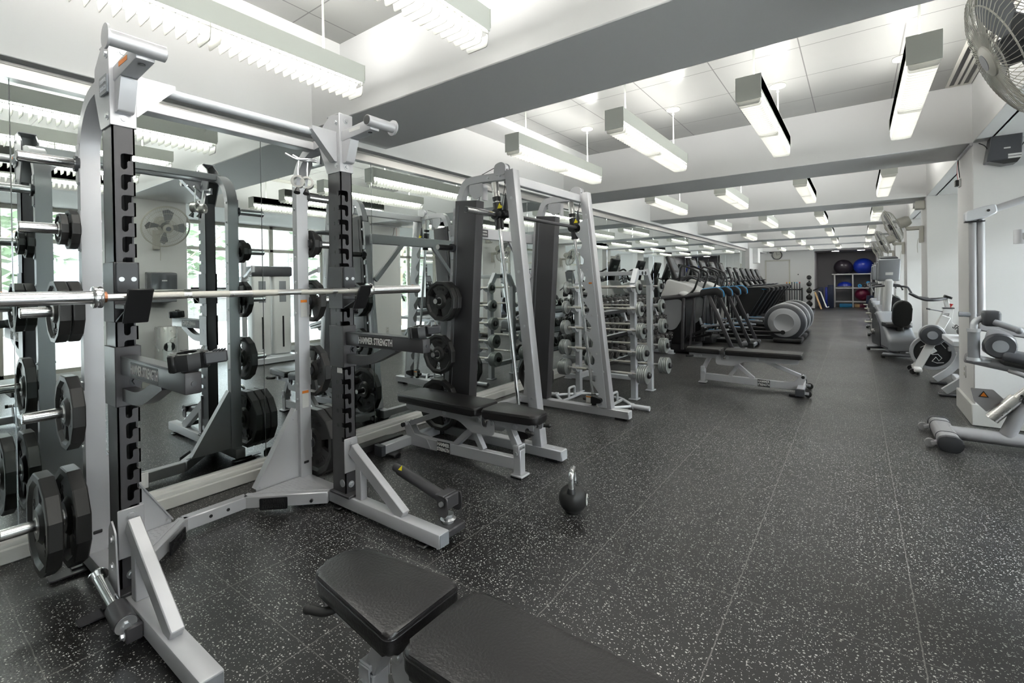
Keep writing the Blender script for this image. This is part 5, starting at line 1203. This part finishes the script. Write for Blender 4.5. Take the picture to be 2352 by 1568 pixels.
b = MB(); b.cyl((.88, 5.36, 1.865), (1.60, 5.36, 2.12), .027, n=18); cb_('boom', 'tubegrey', b)
# silver A-leg of another machine behind the pier
LM = empty('leg_machine', (.95, 7.5, 0), 0, 'silver splayed legs of a machine standing behind the pier beside the bench machine', 'exercise machine')
for y in (-.38, .38):
    b = MB(); b.rtube(smooth_path([(-.17, y, .05), (.02, y, .22), (.10, y, .48), (.12, y, .58)], .12), .06, .07, Y_); b.build('leg', 'silver2', LM)
    b = MB(); b.ab((-.22, y - .05, 0), (-.06, y + .05, .03), bev=.008); b.build('foot_plate', 'dgrey', LM)
b = MB(); b.ab((-.02, -.38, .08), (.04, .38, .14), bev=.006); b.ab((-.10, -.42, .56), (.5, .42, .62), bev=.006); b.build('frame', 'silver2', LM)
b = MB(); b.box((.25, 0, .68), (.5, .34, .08), bev=.03, seg=3); b.build('seat', 'black', LM)

# ================================================================ wall fans on the piers
def make_fan():
    t = empty('wall_fan', (0, 0, 0), 0, 'x', 'fan', 'wall fans on the right-hand piers')   # front towards -x, tilted down
    R_ = .27; ax = V((-.927, 0, -.375)); x, y = Vector((0, 1, 0)), Vector((-.375, 0, .927))
    c = V((0, 0, 0))
    def ring(rad_, h, r): return [c + ax * h + x * rad_ * math.cos(2 * PI * i / 40) + y * rad_ * math.sin(2 * PI * i / 40) for i in range(40)], r
    b = MB()
    for rad_, h, r in ((R_, 0, .009), (R_ * .985, .02, .004), (R_ * .72, .062, .0025), (R_ * .72, -.062, .0025), (R_ * .40, .080, .0025), (R_ * .40, -.08, .0025)):
        p, r = ring(rad_, h, r); b.tube(p, r, n=6, closed=True)
    b.build('guard_ring', 'offwhite', t)
    b = MB()
    for i in range(64):
        a = 2 * PI * i / 64; a2 = a + .25
        for s_ in (1, -1):
            pts = []
            for q in range(6):
                rr = R_ * (.20 + .80 * q / 5); aa = a2 + (a - a2) * q / 5; h = s_ * .085 * math.sqrt(max(0, 1 - (q / 5) ** 2.4))
                pts.append(c + ax * h + (x * math.cos(aa) + y * math.sin(aa)) * rr)
            b.tube(pts, .0013, n=4, cap=False)
    b.build('wire_guard', 'offwhite', t)
    b = MB(); b.lathe([(0, .098), (.035, .098), (.056, .090), (.06, .078), (.0, .076)], c, ax, 28); hb = b.build('front_badge', 'offwhite', t)
    b = MB(); b.lathe([(0, .0995), (.03, .0995), (.03, .097)], c, ax, 24); b.build('badge_face', 'greyp', hb)
    for k in range(4):
        b = MB(); a0 = 2 * PI * k / 4; pts = []
        for rr, da, tw in ((.05, -.25, .02), (.13, -.34, .03), (.21, -.28, .03), (.235, .0, .01), (.21, .26, -.03), (.13, .22, -.03), (.05, .25, -.02)):
            pts.append(c + ax * tw + (x * math.cos(a0 + da) + y * math.sin(a0 + da)) * rr)
        n_ = len(pts); b._poly(pts + [p + ax * .004 for p in pts], [tuple(range(n_ - 1, -1, -1)), tuple(range(n_, 2 * n_))] + [(i, (i + 1) % n_, n_ + (i + 1) % n_, n_ + i) for i in range(n_)]); b.build('blade', 'greyp', t)
    b = MB(); b.lathe([(.0, .055), (.05, .05), (.055, 0), (.05, -.03), (0, -.03)], c, ax, 22); b.build('hub', 'dgrey', t)
    b = MB(); b.lathe([(0, -.07), (.075, -.075), (.085, -.10), (.08, -.20), (.06, -.235), (0, -.24)], c, ax, 24); b.build('motor', 'offwhite', t)
    b = MB(); q = c - ax * .16 + V((0, 0, -.03)); b.cyl(q, q + V((.04, 0, -.08)), .022, n=14); b.bar(q + V((.02, 0, -.08)), q + V((.22, 0, -.08)), .05, .06, bev=.01)
    b.prism(rpoly([(0, .06), (.05, .06), (.05, -.20), (0, -.20)], .015), q + V((.175, -.04, -.11)), X_, Z_, -.08); b.build('wall_bracket', 'offwhite', t)
    b = MB(); b.tube(smooth_path([q + V((.17, .03, -.24)), q + V((.15, .03, -.34)), q + V((.16, .03, -.46))], .05), .004, n=6); b.build('pull_cord', 'offwhite', t)
    return t
fn = make_fan()
for i, (x, y, z) in enumerate(((.462, 2.36, 2.13), (.462, 9.68, 2.14), (.462, 13.2, 2.10), (.462, 16.7, 2.08), (.462, 6.24, 2.13))):
    lab = ('cream wall fan high on the pier opposite the squat rack', 'cream wall fan above the white cycling bike', 'middle of the three far cream wall fans above the seated bikes', 'last cream wall fan before the store recess', 'x')[i]
    if i == 0: fn.location = (x, y, z); fn['label'] = lab
    elif i < 4: dup(fn, (x, y, z), 0, lab)
# ================================================================ amplifier box and cables on the first far pier
AB = empty('speaker_box', (1.03, 5.85, 2.41), 0, 'dark grey wedge speaker box high on the pier beside the bench machine', 'speaker')
b = MB(); b.prism(rpoly([(-.095, .115), (.095, .125), (.085, -.09), (-.125, -.10)], .01), (0, -.16, 0), X_, Z_, -.15, bev=.006); b.build('case', 'dgrey', AB)
b = MB(); b.prism([(-.115, -.095), (.085, -.085), (.06, -.125), (-.02, -.13)], (0, -.15, 0), X_, Z_, -.13); b.build('vent_base', 'black', AB)
b = MB(); b.ab((.005, -.1625, -.068), (.085, -.160, -.052)); b.ab((.005, -.1625, -.090), (.085, -.160, -.074)); b.build('white_label', 'label', AB)
b = MB(); b.ab((-.02, -.1625, -.005), (.02, -.160, .006)); b.build('maker_badge', 'label', AB)
def cable(name, label, pts, r, m_='black'):
    t = MB(); t.tube(smooth_path(pts, .06, 5), r, n=8); o = t.build(name, m_); tag(o, label, 'cable'); return o
cable('cable', 'black cable from the corner channel to the speaker box', [(.875, 5.80, 2.50), (.91, 5.78, 2.47), (.935, 5.75, 2.40)], .004)
cable('cable', 'looped black cable hanging past the speaker box', [(1.13, 5.77, 2.43), (1.18, 5.76, 2.52), (1.26, 5.78, 2.52)], .004)
b = MB(); b.ab((.822, 5.84, 2.495), (.842, 6.50, 2.52), bev=.003); tag(b.build('cable_channel', 'silver'), 'silver cable channel under the beam end at the pier beside the bench machine', 'cable channel')
cable('cable', 'black cable dropping from the channel to the plug adaptor', [(.825, 6.46, 2.49), (.825, 6.44, 2.40), (.83, 6.42, 2.31)], .004)
cable('cable', 'thin red cable beside the black drop to the plug adaptor', [(.826, 6.50, 2.49), (.824, 6.52, 2.36), (.828, 6.50, 2.30)], .002, 'red')
ad = empty('plug_adaptor', (.832, 6.46, 2.27), 0, 'black plug adaptor on the inner face of the pier beside the bench machine', 'power adaptor')
b = MB(); b.ab((-.035, -.05, -.04), (-.004, .03, .02), bev=.005); b.build('body', 'black', ad); b = MB(); b.ab((-.008, -.055, -.05), (.008, .04, .03), bev=.002); b.build('wall_plate', 'white', ad)
for (x, y, z, lab) in ((.838, 6.25, .42, 'white wall outlet low on the pier beside the bench machine'),):
    t = empty('wall_outlet', (x, y, z), 0, lab, 'outlet'); b = MB(); b.box((-.003, 0, 0), (.008, .075, .118), bev=.003); b.build('plate', 'white', t)
    b = MB(); b.box((-.008, 0, .025), (.004, .034, .03), bev=.003); b.box((-.008, 0, -.025), (.004, .034, .03), bev=.003); b.build('socket', 'offwhite', t)
t = empty('wall_outlet', (XM + .003, .93, .20), 0, 'white double outlet plate set in the mirror behind the squat rack', 'outlet')
b = MB(); b.box((.004, 0, 0), (.008, .12, .095), bev=.003); b.build('plate', 'white', t); b = MB(); b.box((.009, -.028, 0), (.004, .034, .06), bev=.003); b.box((.009, .028, 0), (.004, .034, .06), bev=.003); b.build('socket', 'label', t)
b = MB(); b.ab((-.001, -.063, -.05), (.002, -.058, .05)); b.build('backing_strip', 'tan', t)
# emergency light on the second far pier
t = empty('emergency_light', (.80, 9.5, 2.42), 0, 'cream emergency light box above the cycling bike fan', 'emergency light'); b = MB(); b.box((-.02, 0, 0), (.12, .16, .13), bev=.02, seg=3); b.build('case', 'offwhite', t); b = MB(); b.cyl((-.08, 0, 0), (-.10, 0, 0), .045, n=20); b.build('lamp_head', 'white', t)

# ================================================================ far end of the room
ck = empty('wall_clock', (-2.91, YE, 2.39), 0, 'round white wall clock with black rim above the far door', 'clock')
b = MB(); b.lathe([(.185, .0), (.205, .0), (.205, .035), (.195, .042), (.180, .030)], (0, 0, 0), (0, -1, 0), 36, close=True); b.build('rim', 'black', ck)
b = MB(); b.lathe([(0, .012), (.19, .012), (.19, .0)], (0, 0, 0), (0, -1, 0), 36); b.build('face', 'offwhite', ck)
b = MB()
for i in range(12):
    a = 2 * PI * i / 12; b.box((.155 * math.sin(a), -.014, .155 * math.cos(a)), (.012, .004, .025), Matrix.Rotation(a, 3, 'Y'))
b.bar((0, -.018, 0), (.10, -.018, .03), .006, .008, bev=0); b.bar((0, -.018, 0), (-.04, -.018, .13), .006, .006, bev=0); b.build('hands', 'ink', ck)
dm = empty('dome_camera', (-3.15, YE - .08, ZB + .02), 0, 'black dome camera under the beam left of the wall clock', 'security camera'); b = MB(); b.lathe([(.0, -.07), (.04, -.06), (.065, -.03), (.07, 0), (0, 0)], (0, 0, 0), Z_, 20); b.build('dome', 'black', dm); b = MB(); b.cyl((0, 0, 0), (0, 0, .012), .085, n=20); b.build('base_ring', 'white', dm)
sw = empty('wall_switch', (-2.1, YE - .004, 1.5), 0, 'small dark switch on the far wall right of the door', 'switch'); b = MB(); b.box((0, 0, 0), (.04, .012, .05), bev=.003); b.build('plate', 'dgrey', sw)
# white shelf of small dumbbells/kettlebells
ks = empty('kettlebell_rack', (-3.02, 23.85, 0), 0, 'black-framed sloping rack of small dark kettlebells under the far door', 'rack')
for x in (-.44, .44):
    b = MB(); b.bar((x, -.18, .03), (x * .86, .18, .90), .04, .05, up=(0, 1, -.3), bev=.004); b.build('side_frame', 'black', ks)
KZ = (.17, .40, .63)
for i, z in enumerate(KZ):
    b = MB(); yy = -.14 + .36 * (z - .03) / .87; b.ab((-.42, yy - .14, z - .015), (.42, yy + .06, z), bev=.003); b.build('shelf', 'offwhite', ks)
    b = MB(); b.ab((-.42, yy + .05, z), (.42, yy + .065, z + .2), bev=.003); b.ab((-.42, yy - .15, z - .02), (.42, yy - .14, z + .012)); b.build('shelf_edge', 'black', ks)
kb0 = None
for i, z in enumerate(KZ):
    for j in range(4):
        yy = -.14 + .36 * (z - .03) / .87; loc = (-3.02 - .27 + j * .18, 23.85 + yy - .05, z)
        lab = 'small dark kettlebell, %s from left on the %s shelf of the far rack' % (ORD[j], ('lowest', 'middle', 'top')[i])
        if kb0 is None:
            kb0 = empty('small_kettlebell', loc, 0, lab, 'kettlebell', 'kettlebells on the far rack')
            b = MB(); b.ball((0, 0, .05), .05, n=14, m=8); b.build('body', 'black', kb0); b = MB(); b.tube(smooth_path([(-.035, 0, .08), (-.03, 0, .13), (.03, 0, .13), (.035, 0, .08)], .025), .009, n=8); b.build('handle', 'black', kb0)
        else: dup(kb0, loc, 0, lab)
bh = empty('bar_stand', (-2.24, 23.85, 0), 0, 'black stand of upright weighted bars on the far wall', 'bar stand')
for x in (-.32, .32):
    b = MB(); b.ab((x - .03, -.03, .02), (x + .03, .03, .92), bev=.005); b.ab((x - .04, -.2, 0), (x + .04, .2, .05), bev=.01); b.build('post', 'black', bh)
b = MB(); b.ab((-.34, -.02, .82), (.34, .02, .87)); b.ab((-.34, -.12, .02), (.34, .12, .06)); b.build('rail', 'black', bh)
BC = ['orange', 'yellow', 'dgrey', 'teal', 'cyan', 'red']
for i in range(6):
    t = empty('weighted_bar', (-2.24 - .24 + i * .095, 23.85 + .045 * (1 if i % 2 else -1), .06), 0, '%s upright weighted bar from the left in the far stand' % ORD[i], 'weighted bar', 'weighted bars in the stand')
    b = MB(); b.cyl((0, 0, 0), (0, 0, 1.06), .02, n=12); b.build('shaft', 'dgrey', t); b = MB(); b.cyl((0, 0, 1.06), (0, 0, 1.11), .022, n=12); b.build('end_cap', BC[i], t)
mt = empty('ball_tree', (-1.66, 23.9, 0), 0, 'black upright tree stand for medicine balls at the far opening', 'ball stand')
b = MB(); b.ab((-.19, -.19, 0), (.19, .19, .04), bev=.01); b.build('base', 'black', mt); b = MB(); b.ab((-.03, .10, .04), (.03, .16, 1.36)); b.build('post', 'black', mt)
for i in range(5):
    z = .20 + i * .285; b = MB(); b.lathe([(.06, -.075), (.09, -.05), (.095, -.045)], (0, 0, z - .03), Z_, 18); b.bar((0, .1, z - .1), (0, 0, z - .11), .12, .02); b.build('ball_cradle', 'label', mt)
    o = MB(); o.ball((-1.66, 23.9, z + .02), .125 - .008 * i, n=22, m=14); tag(o.build('medicine_ball', 'rubber'), 'black medicine ball, %s from the top of the far stand' % ORD[4 - i], 'medicine ball', 'medicine balls on the tree stand')
ab = empty('sit_up_bench', (-1.30, 23.75, 0), 0, 'small wooden-backed folding frame leaning beside the medicine ball stand', 'exercise frame')
b = MB(); b.bar((-.14, 0, .74), (.08, 0, .02), .30, .05, up=X_, bev=.01); b.build('board', 'tan', ab); b = MB(); b.tube(smooth_path([(-.02, -.16, .78), (.06, -.16, .74), (.26, -.16, .10), (.34, -.16, .12), (.34, .16, .12), (.26, .16, .10), (.06, .16, .74), (-.02, .16, .78)], .04), .014, n=8); b.build('frame', 'label', ab)
b = MB(); b.bar((-.2, 0, .80), (.04, 0, .92), .28, .05, up=Z_, bev=.01); b.build('pad', 'black', ab)
# hanging / standing mats in the recess
for i, (x, w, m_, lab) in enumerate(((-1.30, .18, 'navy', 'tall black folded mat at the left of the store recess'), (-1.10, .10, 'blue', 'narrow blue folded mat between the black mats in the recess'), (-.94, .22, 'navy', 'tall black folded mat beside the white shelf in the recess'))):
    t = empty('exercise_mat', (x, 25.2, 0), 0, lab, 'exercise mat', 'folded mats in the recess'); b = MB()
    for k in range(4): b.ab((-w / 2 + .002, -.12 + .06 * k, .0), (w / 2 - .002, -.065 + .06 * k, .92 + .1 * (i == 2)), bev=.015, seg=2)
    b.build('folds', m_, t)
for i in range(5):
    t = empty('foam_block', (.30 + i * .045, 25.0 - .02 * i, 0), 0, '%s dark upright foam board from the left beside the white shelf' % ORD[i], 'foam board', 'foam boards by the shelf'); b = MB(); b.bar((0, 0, .0), (.05, 0, .56), .40, .045, up=X_, bev=.01); b.build('board', 'navy', t)
sh = empty('storage_shelf', (-.12, 26.2, 0), 0, 'white tube shelf holding exercise balls in the far recess', 'shelf')
for x in (-.70, -.03, .63):
    for yy in (-.27, .27):
        b = MB(); b.ab((x - .025, yy - .025, .0), (x + .025, yy + .025, 1.50), bev=.006); b.build('post', 'white', sh)
for z in (.25, .86, 1.48):
    b = MB()
    for yy in (-.27, .27): b.ab((-.80 if z > 1.4 else -.70, yy - .025, z - .025), (.80 if z > 1.4 else .63, yy + .025, z + .025), bev=.006)
    for x in (-.70, -.03, .63): b.ab((x - .02, -.27, z - .02), (x + .02, .27, z + .02), bev=.005)
    b.build('shelf_frame', 'white', sh)
def ball(x, y, z, r, m_, lab, sc=(1, 1, .96)):
    o = MB(); o.ball((x, y, z), r, sc, 36, 22); tag(o.build('exercise_ball', m_), lab, 'exercise ball')
ball(-.50, 26.2, 1.80, .36, 'purple', 'large grey exercise ball on top of the white shelf'); ball(.235, 26.2, 1.82, .375, 'blue', 'large blue exercise ball on top of the white shelf'); ball(.19, 26.2, .57, .28, 'wine', 'dark red exercise ball on the lower right of the white shelf')
bo = empty('balance_dome', (-.44, 26.2, .885), 0, 'blue half-ball balance trainer on the middle shelf', 'balance trainer'); b = MB(); b.lathe([(.30, .06), (.28, .13), (.22, .20), (.12, .245), (0, .26)], (0, 0, 0), Z_, 32); b.build('dome', 'blue', bo); b = MB(); b.lathe([(0, 0), (.28, 0), (.30, .02), (.31, .05), (.30, .065), (0, .065)], (0, 0, 0), Z_, 32); b.build('base', 'greyp', bo)
for i, (x, z, r, m_) in enumerate(((.10, .96, .075, 'cyan'), (.27, .96, .075, 'dgrey'), (.46, .97, .08, 'blue'), (.40, 1.09, .07, 'cyan'))):
    t = empty('rolled_mat', (x, 26.2, z), 0, '%s rolled mat from the left on the middle right shelf' % ORD[i] if i < 3 else 'rolled blue mat lying on top of the others on the shelf', 'rolled mat', 'rolled mats on the shelf'); b = MB(); b.lathe([(r * .35, -.28), (r, -.28), (r, .28), (r * .35, .28)], (0, 0, 0), Y_, 24, close=True); b.build('roll', m_, t)
for i, (x, w, m_) in enumerate(((-.40, .50, 'cyan'), (.0, .2, 'tan'), (.19, .22, 'wine'), (.44, .26, 'tan'))):
    o = MB(); o.ab((-.12 + x - w / 2 + .12, 26.0, 0), (-.12 + x + w / 2 + .12, 26.4, .15), bev=.02, seg=2); tag(o.build('step_block', m_), ('blue step block', 'small tan block', 'dark red block', 'right tan block')[i] + ' on the floor under the white shelf', 'step block')

# ================================================================ things seen only in the mirrors
PD = empty('towel_dispenser', (XP, 2.38, 1.17), 0, 'smoked black paper towel dispenser on the near pier, seen in the mirror', 'towel dispenser')
b = MB(); b.prism(rpoly([(0, 0), (-.17, .0), (-.22, .10), (-.23, .36), (0, .38)], .03), (0, .15, 0), X_, Z_, .30, bev=.01, seg=2); b.build('cover', 'screen', PD)
b = MB(); b.ab((-.20, -.15, -.03), (0, .15, .02), bev=.006); b.build('tray', 'greyp', PD); b = MB(); b.ab((-.236, -.03, .25), (-.231, .03, .265)); b.build('badge', 'label', PD)
BN = empty('waste_bin', (.66, 2.40, 0), 0, 'tall stainless waste bin with a round hole, seen in the mirror', 'bin')
b = MB(); b.lathe([(.0, .0), (.125, 0), (.125, .80), (.118, .815), (0, .815)], (0, 0, 0), Z_, 36); b.build('body', 'steel', BN)
b = MB(); b.lathe([(.055, .118), (.060, .128), (.066, .118)], (0, 0, .55), X_ and (-1, 0, 0), 24); b.lathe([(0, .124), (.056, .122)], (0, 0, .55), (-1, 0, 0), 24); b.build('hole', 'black', BN)
# twin-stack cable station
CS = empty('cable_station', (1.55, 4.25, 0), 0, 'white twin-stack cable station by the windows, seen in the mirror', 'cable machine')
for yy in (-.18, .18):
    b = MB(); b.ab((-.10, yy - .16, .12), (.12, yy + .16, 1.52), bev=.04, seg=3); sc_ = b.build('stack_cover', 'white', CS)
    b = MB(); b.ab((-.105, yy - .06, 1.05), (-.100, yy + .06, 1.42)); b.build('exercise_chart', 'greyp', CS)
    b = MB(); b.ab((-.112, yy - .012, .25), (-.10, yy + .012, .80)); b.build('stack_slot', 'black', CS)
b = MB(); b.ab((-.12, -.36, 1.50), (.14, .36, 1.68), bev=.03, seg=2); b.build('top_cap', 'dgrey', CS); b = MB(); b.ab((-.30, -.40, 0), (.35, .40, .12), bev=.02); b.build('base', 'silver2', CS)
for yy in (-.48, .48):
    b = MB(); b.cyl((-.1, yy, .06), (-.1, yy, 1.75), .04, n=16); b.ab((-.16, yy - .06, 1.42), (-.04, yy + .06, 1.50), bev=.01); b.build('column', 'silver', CS)
    b = MB(); b.bar((-.1, yy, 1.46), (-.62, yy * 1.2, 1.62), .05, .05, bev=.006); b.cyl((-.62, yy * 1.2, 1.56), (-.62, yy * 1.2, 1.66), .03, n=12); b.build('pulley_arm', 'silver', CS)
# preacher bench, flat benches
PB = empty('preacher_bench', (1.75, 8.0, 0), 0, 'pale blue-grey preacher curl bench by the windows, seen in the mirror', 'weight bench')
for yy in (-.3, .3):
    b = MB(); b.bar((-.1, yy, .03), (-.1, yy, .80), .06, .06, up=X_); b.bar((-.5, yy, .03), (.4, yy, .03), .06, .06); b.bar((.3, yy, .03), (-.1, yy, .5), .05, .05, up=X_); b.build('side_frame', 'silver2', PB)
b = MB(); b.bar((-.5, 0, .45), (.3, 0, .45), .06, .06); b.bar((-.1, -.3, .7), (-.1, .3, .7), .06, .06); b.build('cross_frame', 'silver2', PB)
b = MB(); b.box((-.18, 0, .88), (.36, .62, .07), Matrix.Rotation(rad(-40), 3, 'Y'), .025, 3); b.build('arm_pad', 'black', PB); b = MB(); b.box((.25, 0, .53), (.36, .32, .08), bev=.025, seg=3); b.build('seat', 'black', PB)
for i, (x, y) in enumerate(((1.85, .35), (1.9, 6.9))):
    t = empty('incline_press', (x, y, 0), 0, 'silver incline press machine with dark pads near the windows, %s' % ('opposite the squat rack' if i == 0 else 'opposite the barbell rack'), 'exercise machine', 'incline machines by the windows')
    b = MB(); b.bar((-.7, 0, .07), (.7, 0, .07), .09, .08, bev=.01); b.bar((-.6, -.35, .05), (-.6, .35, .05), .08, .08, bev=.01); b.bar((.6, -.4, .05), (.6, .4, .05), .08, .08, bev=.01); b.bar((.5, 0, .1), (.35, 0, 1.45), .09, .08, up=X_, bev=.01); b.bar((-.3, 0, .1), (-.2, 0, .42), .06, .06, up=X_); b.build('frame', 'silver2', t)
    b = MB(); b.box((-.22, 0, .47), (.42, .34, .09), Matrix.Rotation(rad(-10), 3, 'Y'), .03, 3); b.build('seat', 'dgrey', t); b = MB(); b.box((.14, 0, .83), (.10, .34, .75), Matrix.Rotation(rad(25), 3, 'Y'), .035, 3); b.build('backrest', 'dgrey', t)
    for s_ in (-1, 1):
        b = MB(); b.tube(smooth_path([(.38, s_ * .12, 1.38), (.1, s_ * .5, 1.40), (-.25, s_ * .45, 1.05)], .1), .025, n=10); b.build('press_arm', 'silver', t)
        b = MB(); b.cyl((-.25, s_ * .45, 1.05), (-.33, s_ * .44, .95), .022, n=12); b.build('grip', 'black', t)
wb = empty('wooden_bench', (2.05, -1.3, 0), 0, 'small orange wooden bench by the windows, seen in the mirror', 'bench')
b = MB(); b.ab((-.2, -.55, .40), (.2, .55, .44), bev=.006); b.build('seat', 'wood', wb)
for yy in (-.45, .45):
    b = MB(); b.ab((-.17, yy - .025, 0), (-.12, yy + .025, .40)); b.ab((.12, yy - .025, 0), (.17, yy + .025, .40)); b.ab((-.15, yy - .02, .15), (.15, yy + .02, .19)); b.build('leg', 'wood', wb)
# flat black cushion mat leaning at the mirror foot
o = MB(); o.prism(rpoly([(-.45, -.09), (.40, -.09), (.45, .06), (-.42, .06)], .03), (-3.16, 2.24, .045), Y_, (1, 0, .12), .045, cen=True, bev=.012, seg=2); tag(o.build('foam_mat', 'rubber'), 'flat black foam pad on the floor between squat rack and smith machine', 'foam pad')

for i, x in enumerate((-.75, .15)):
    t = empty('recess_downlight', (x, 25.0, 2.5), 0, 'small square downlight in the store recess ceiling, %s' % ('above the folded mats' if i == 0 else 'in front of the blue ball'), 'ceiling light', 'downlights in the store recess')
    b = MB(); b.box((0, 0, -.006), (.30, .30, .012), bev=.003); b.build('frame', 'white', t); b = MB(); b.box((0, 0, -.013), (.24, .24, .004)); b.build('lens', 'lens_glow', t)
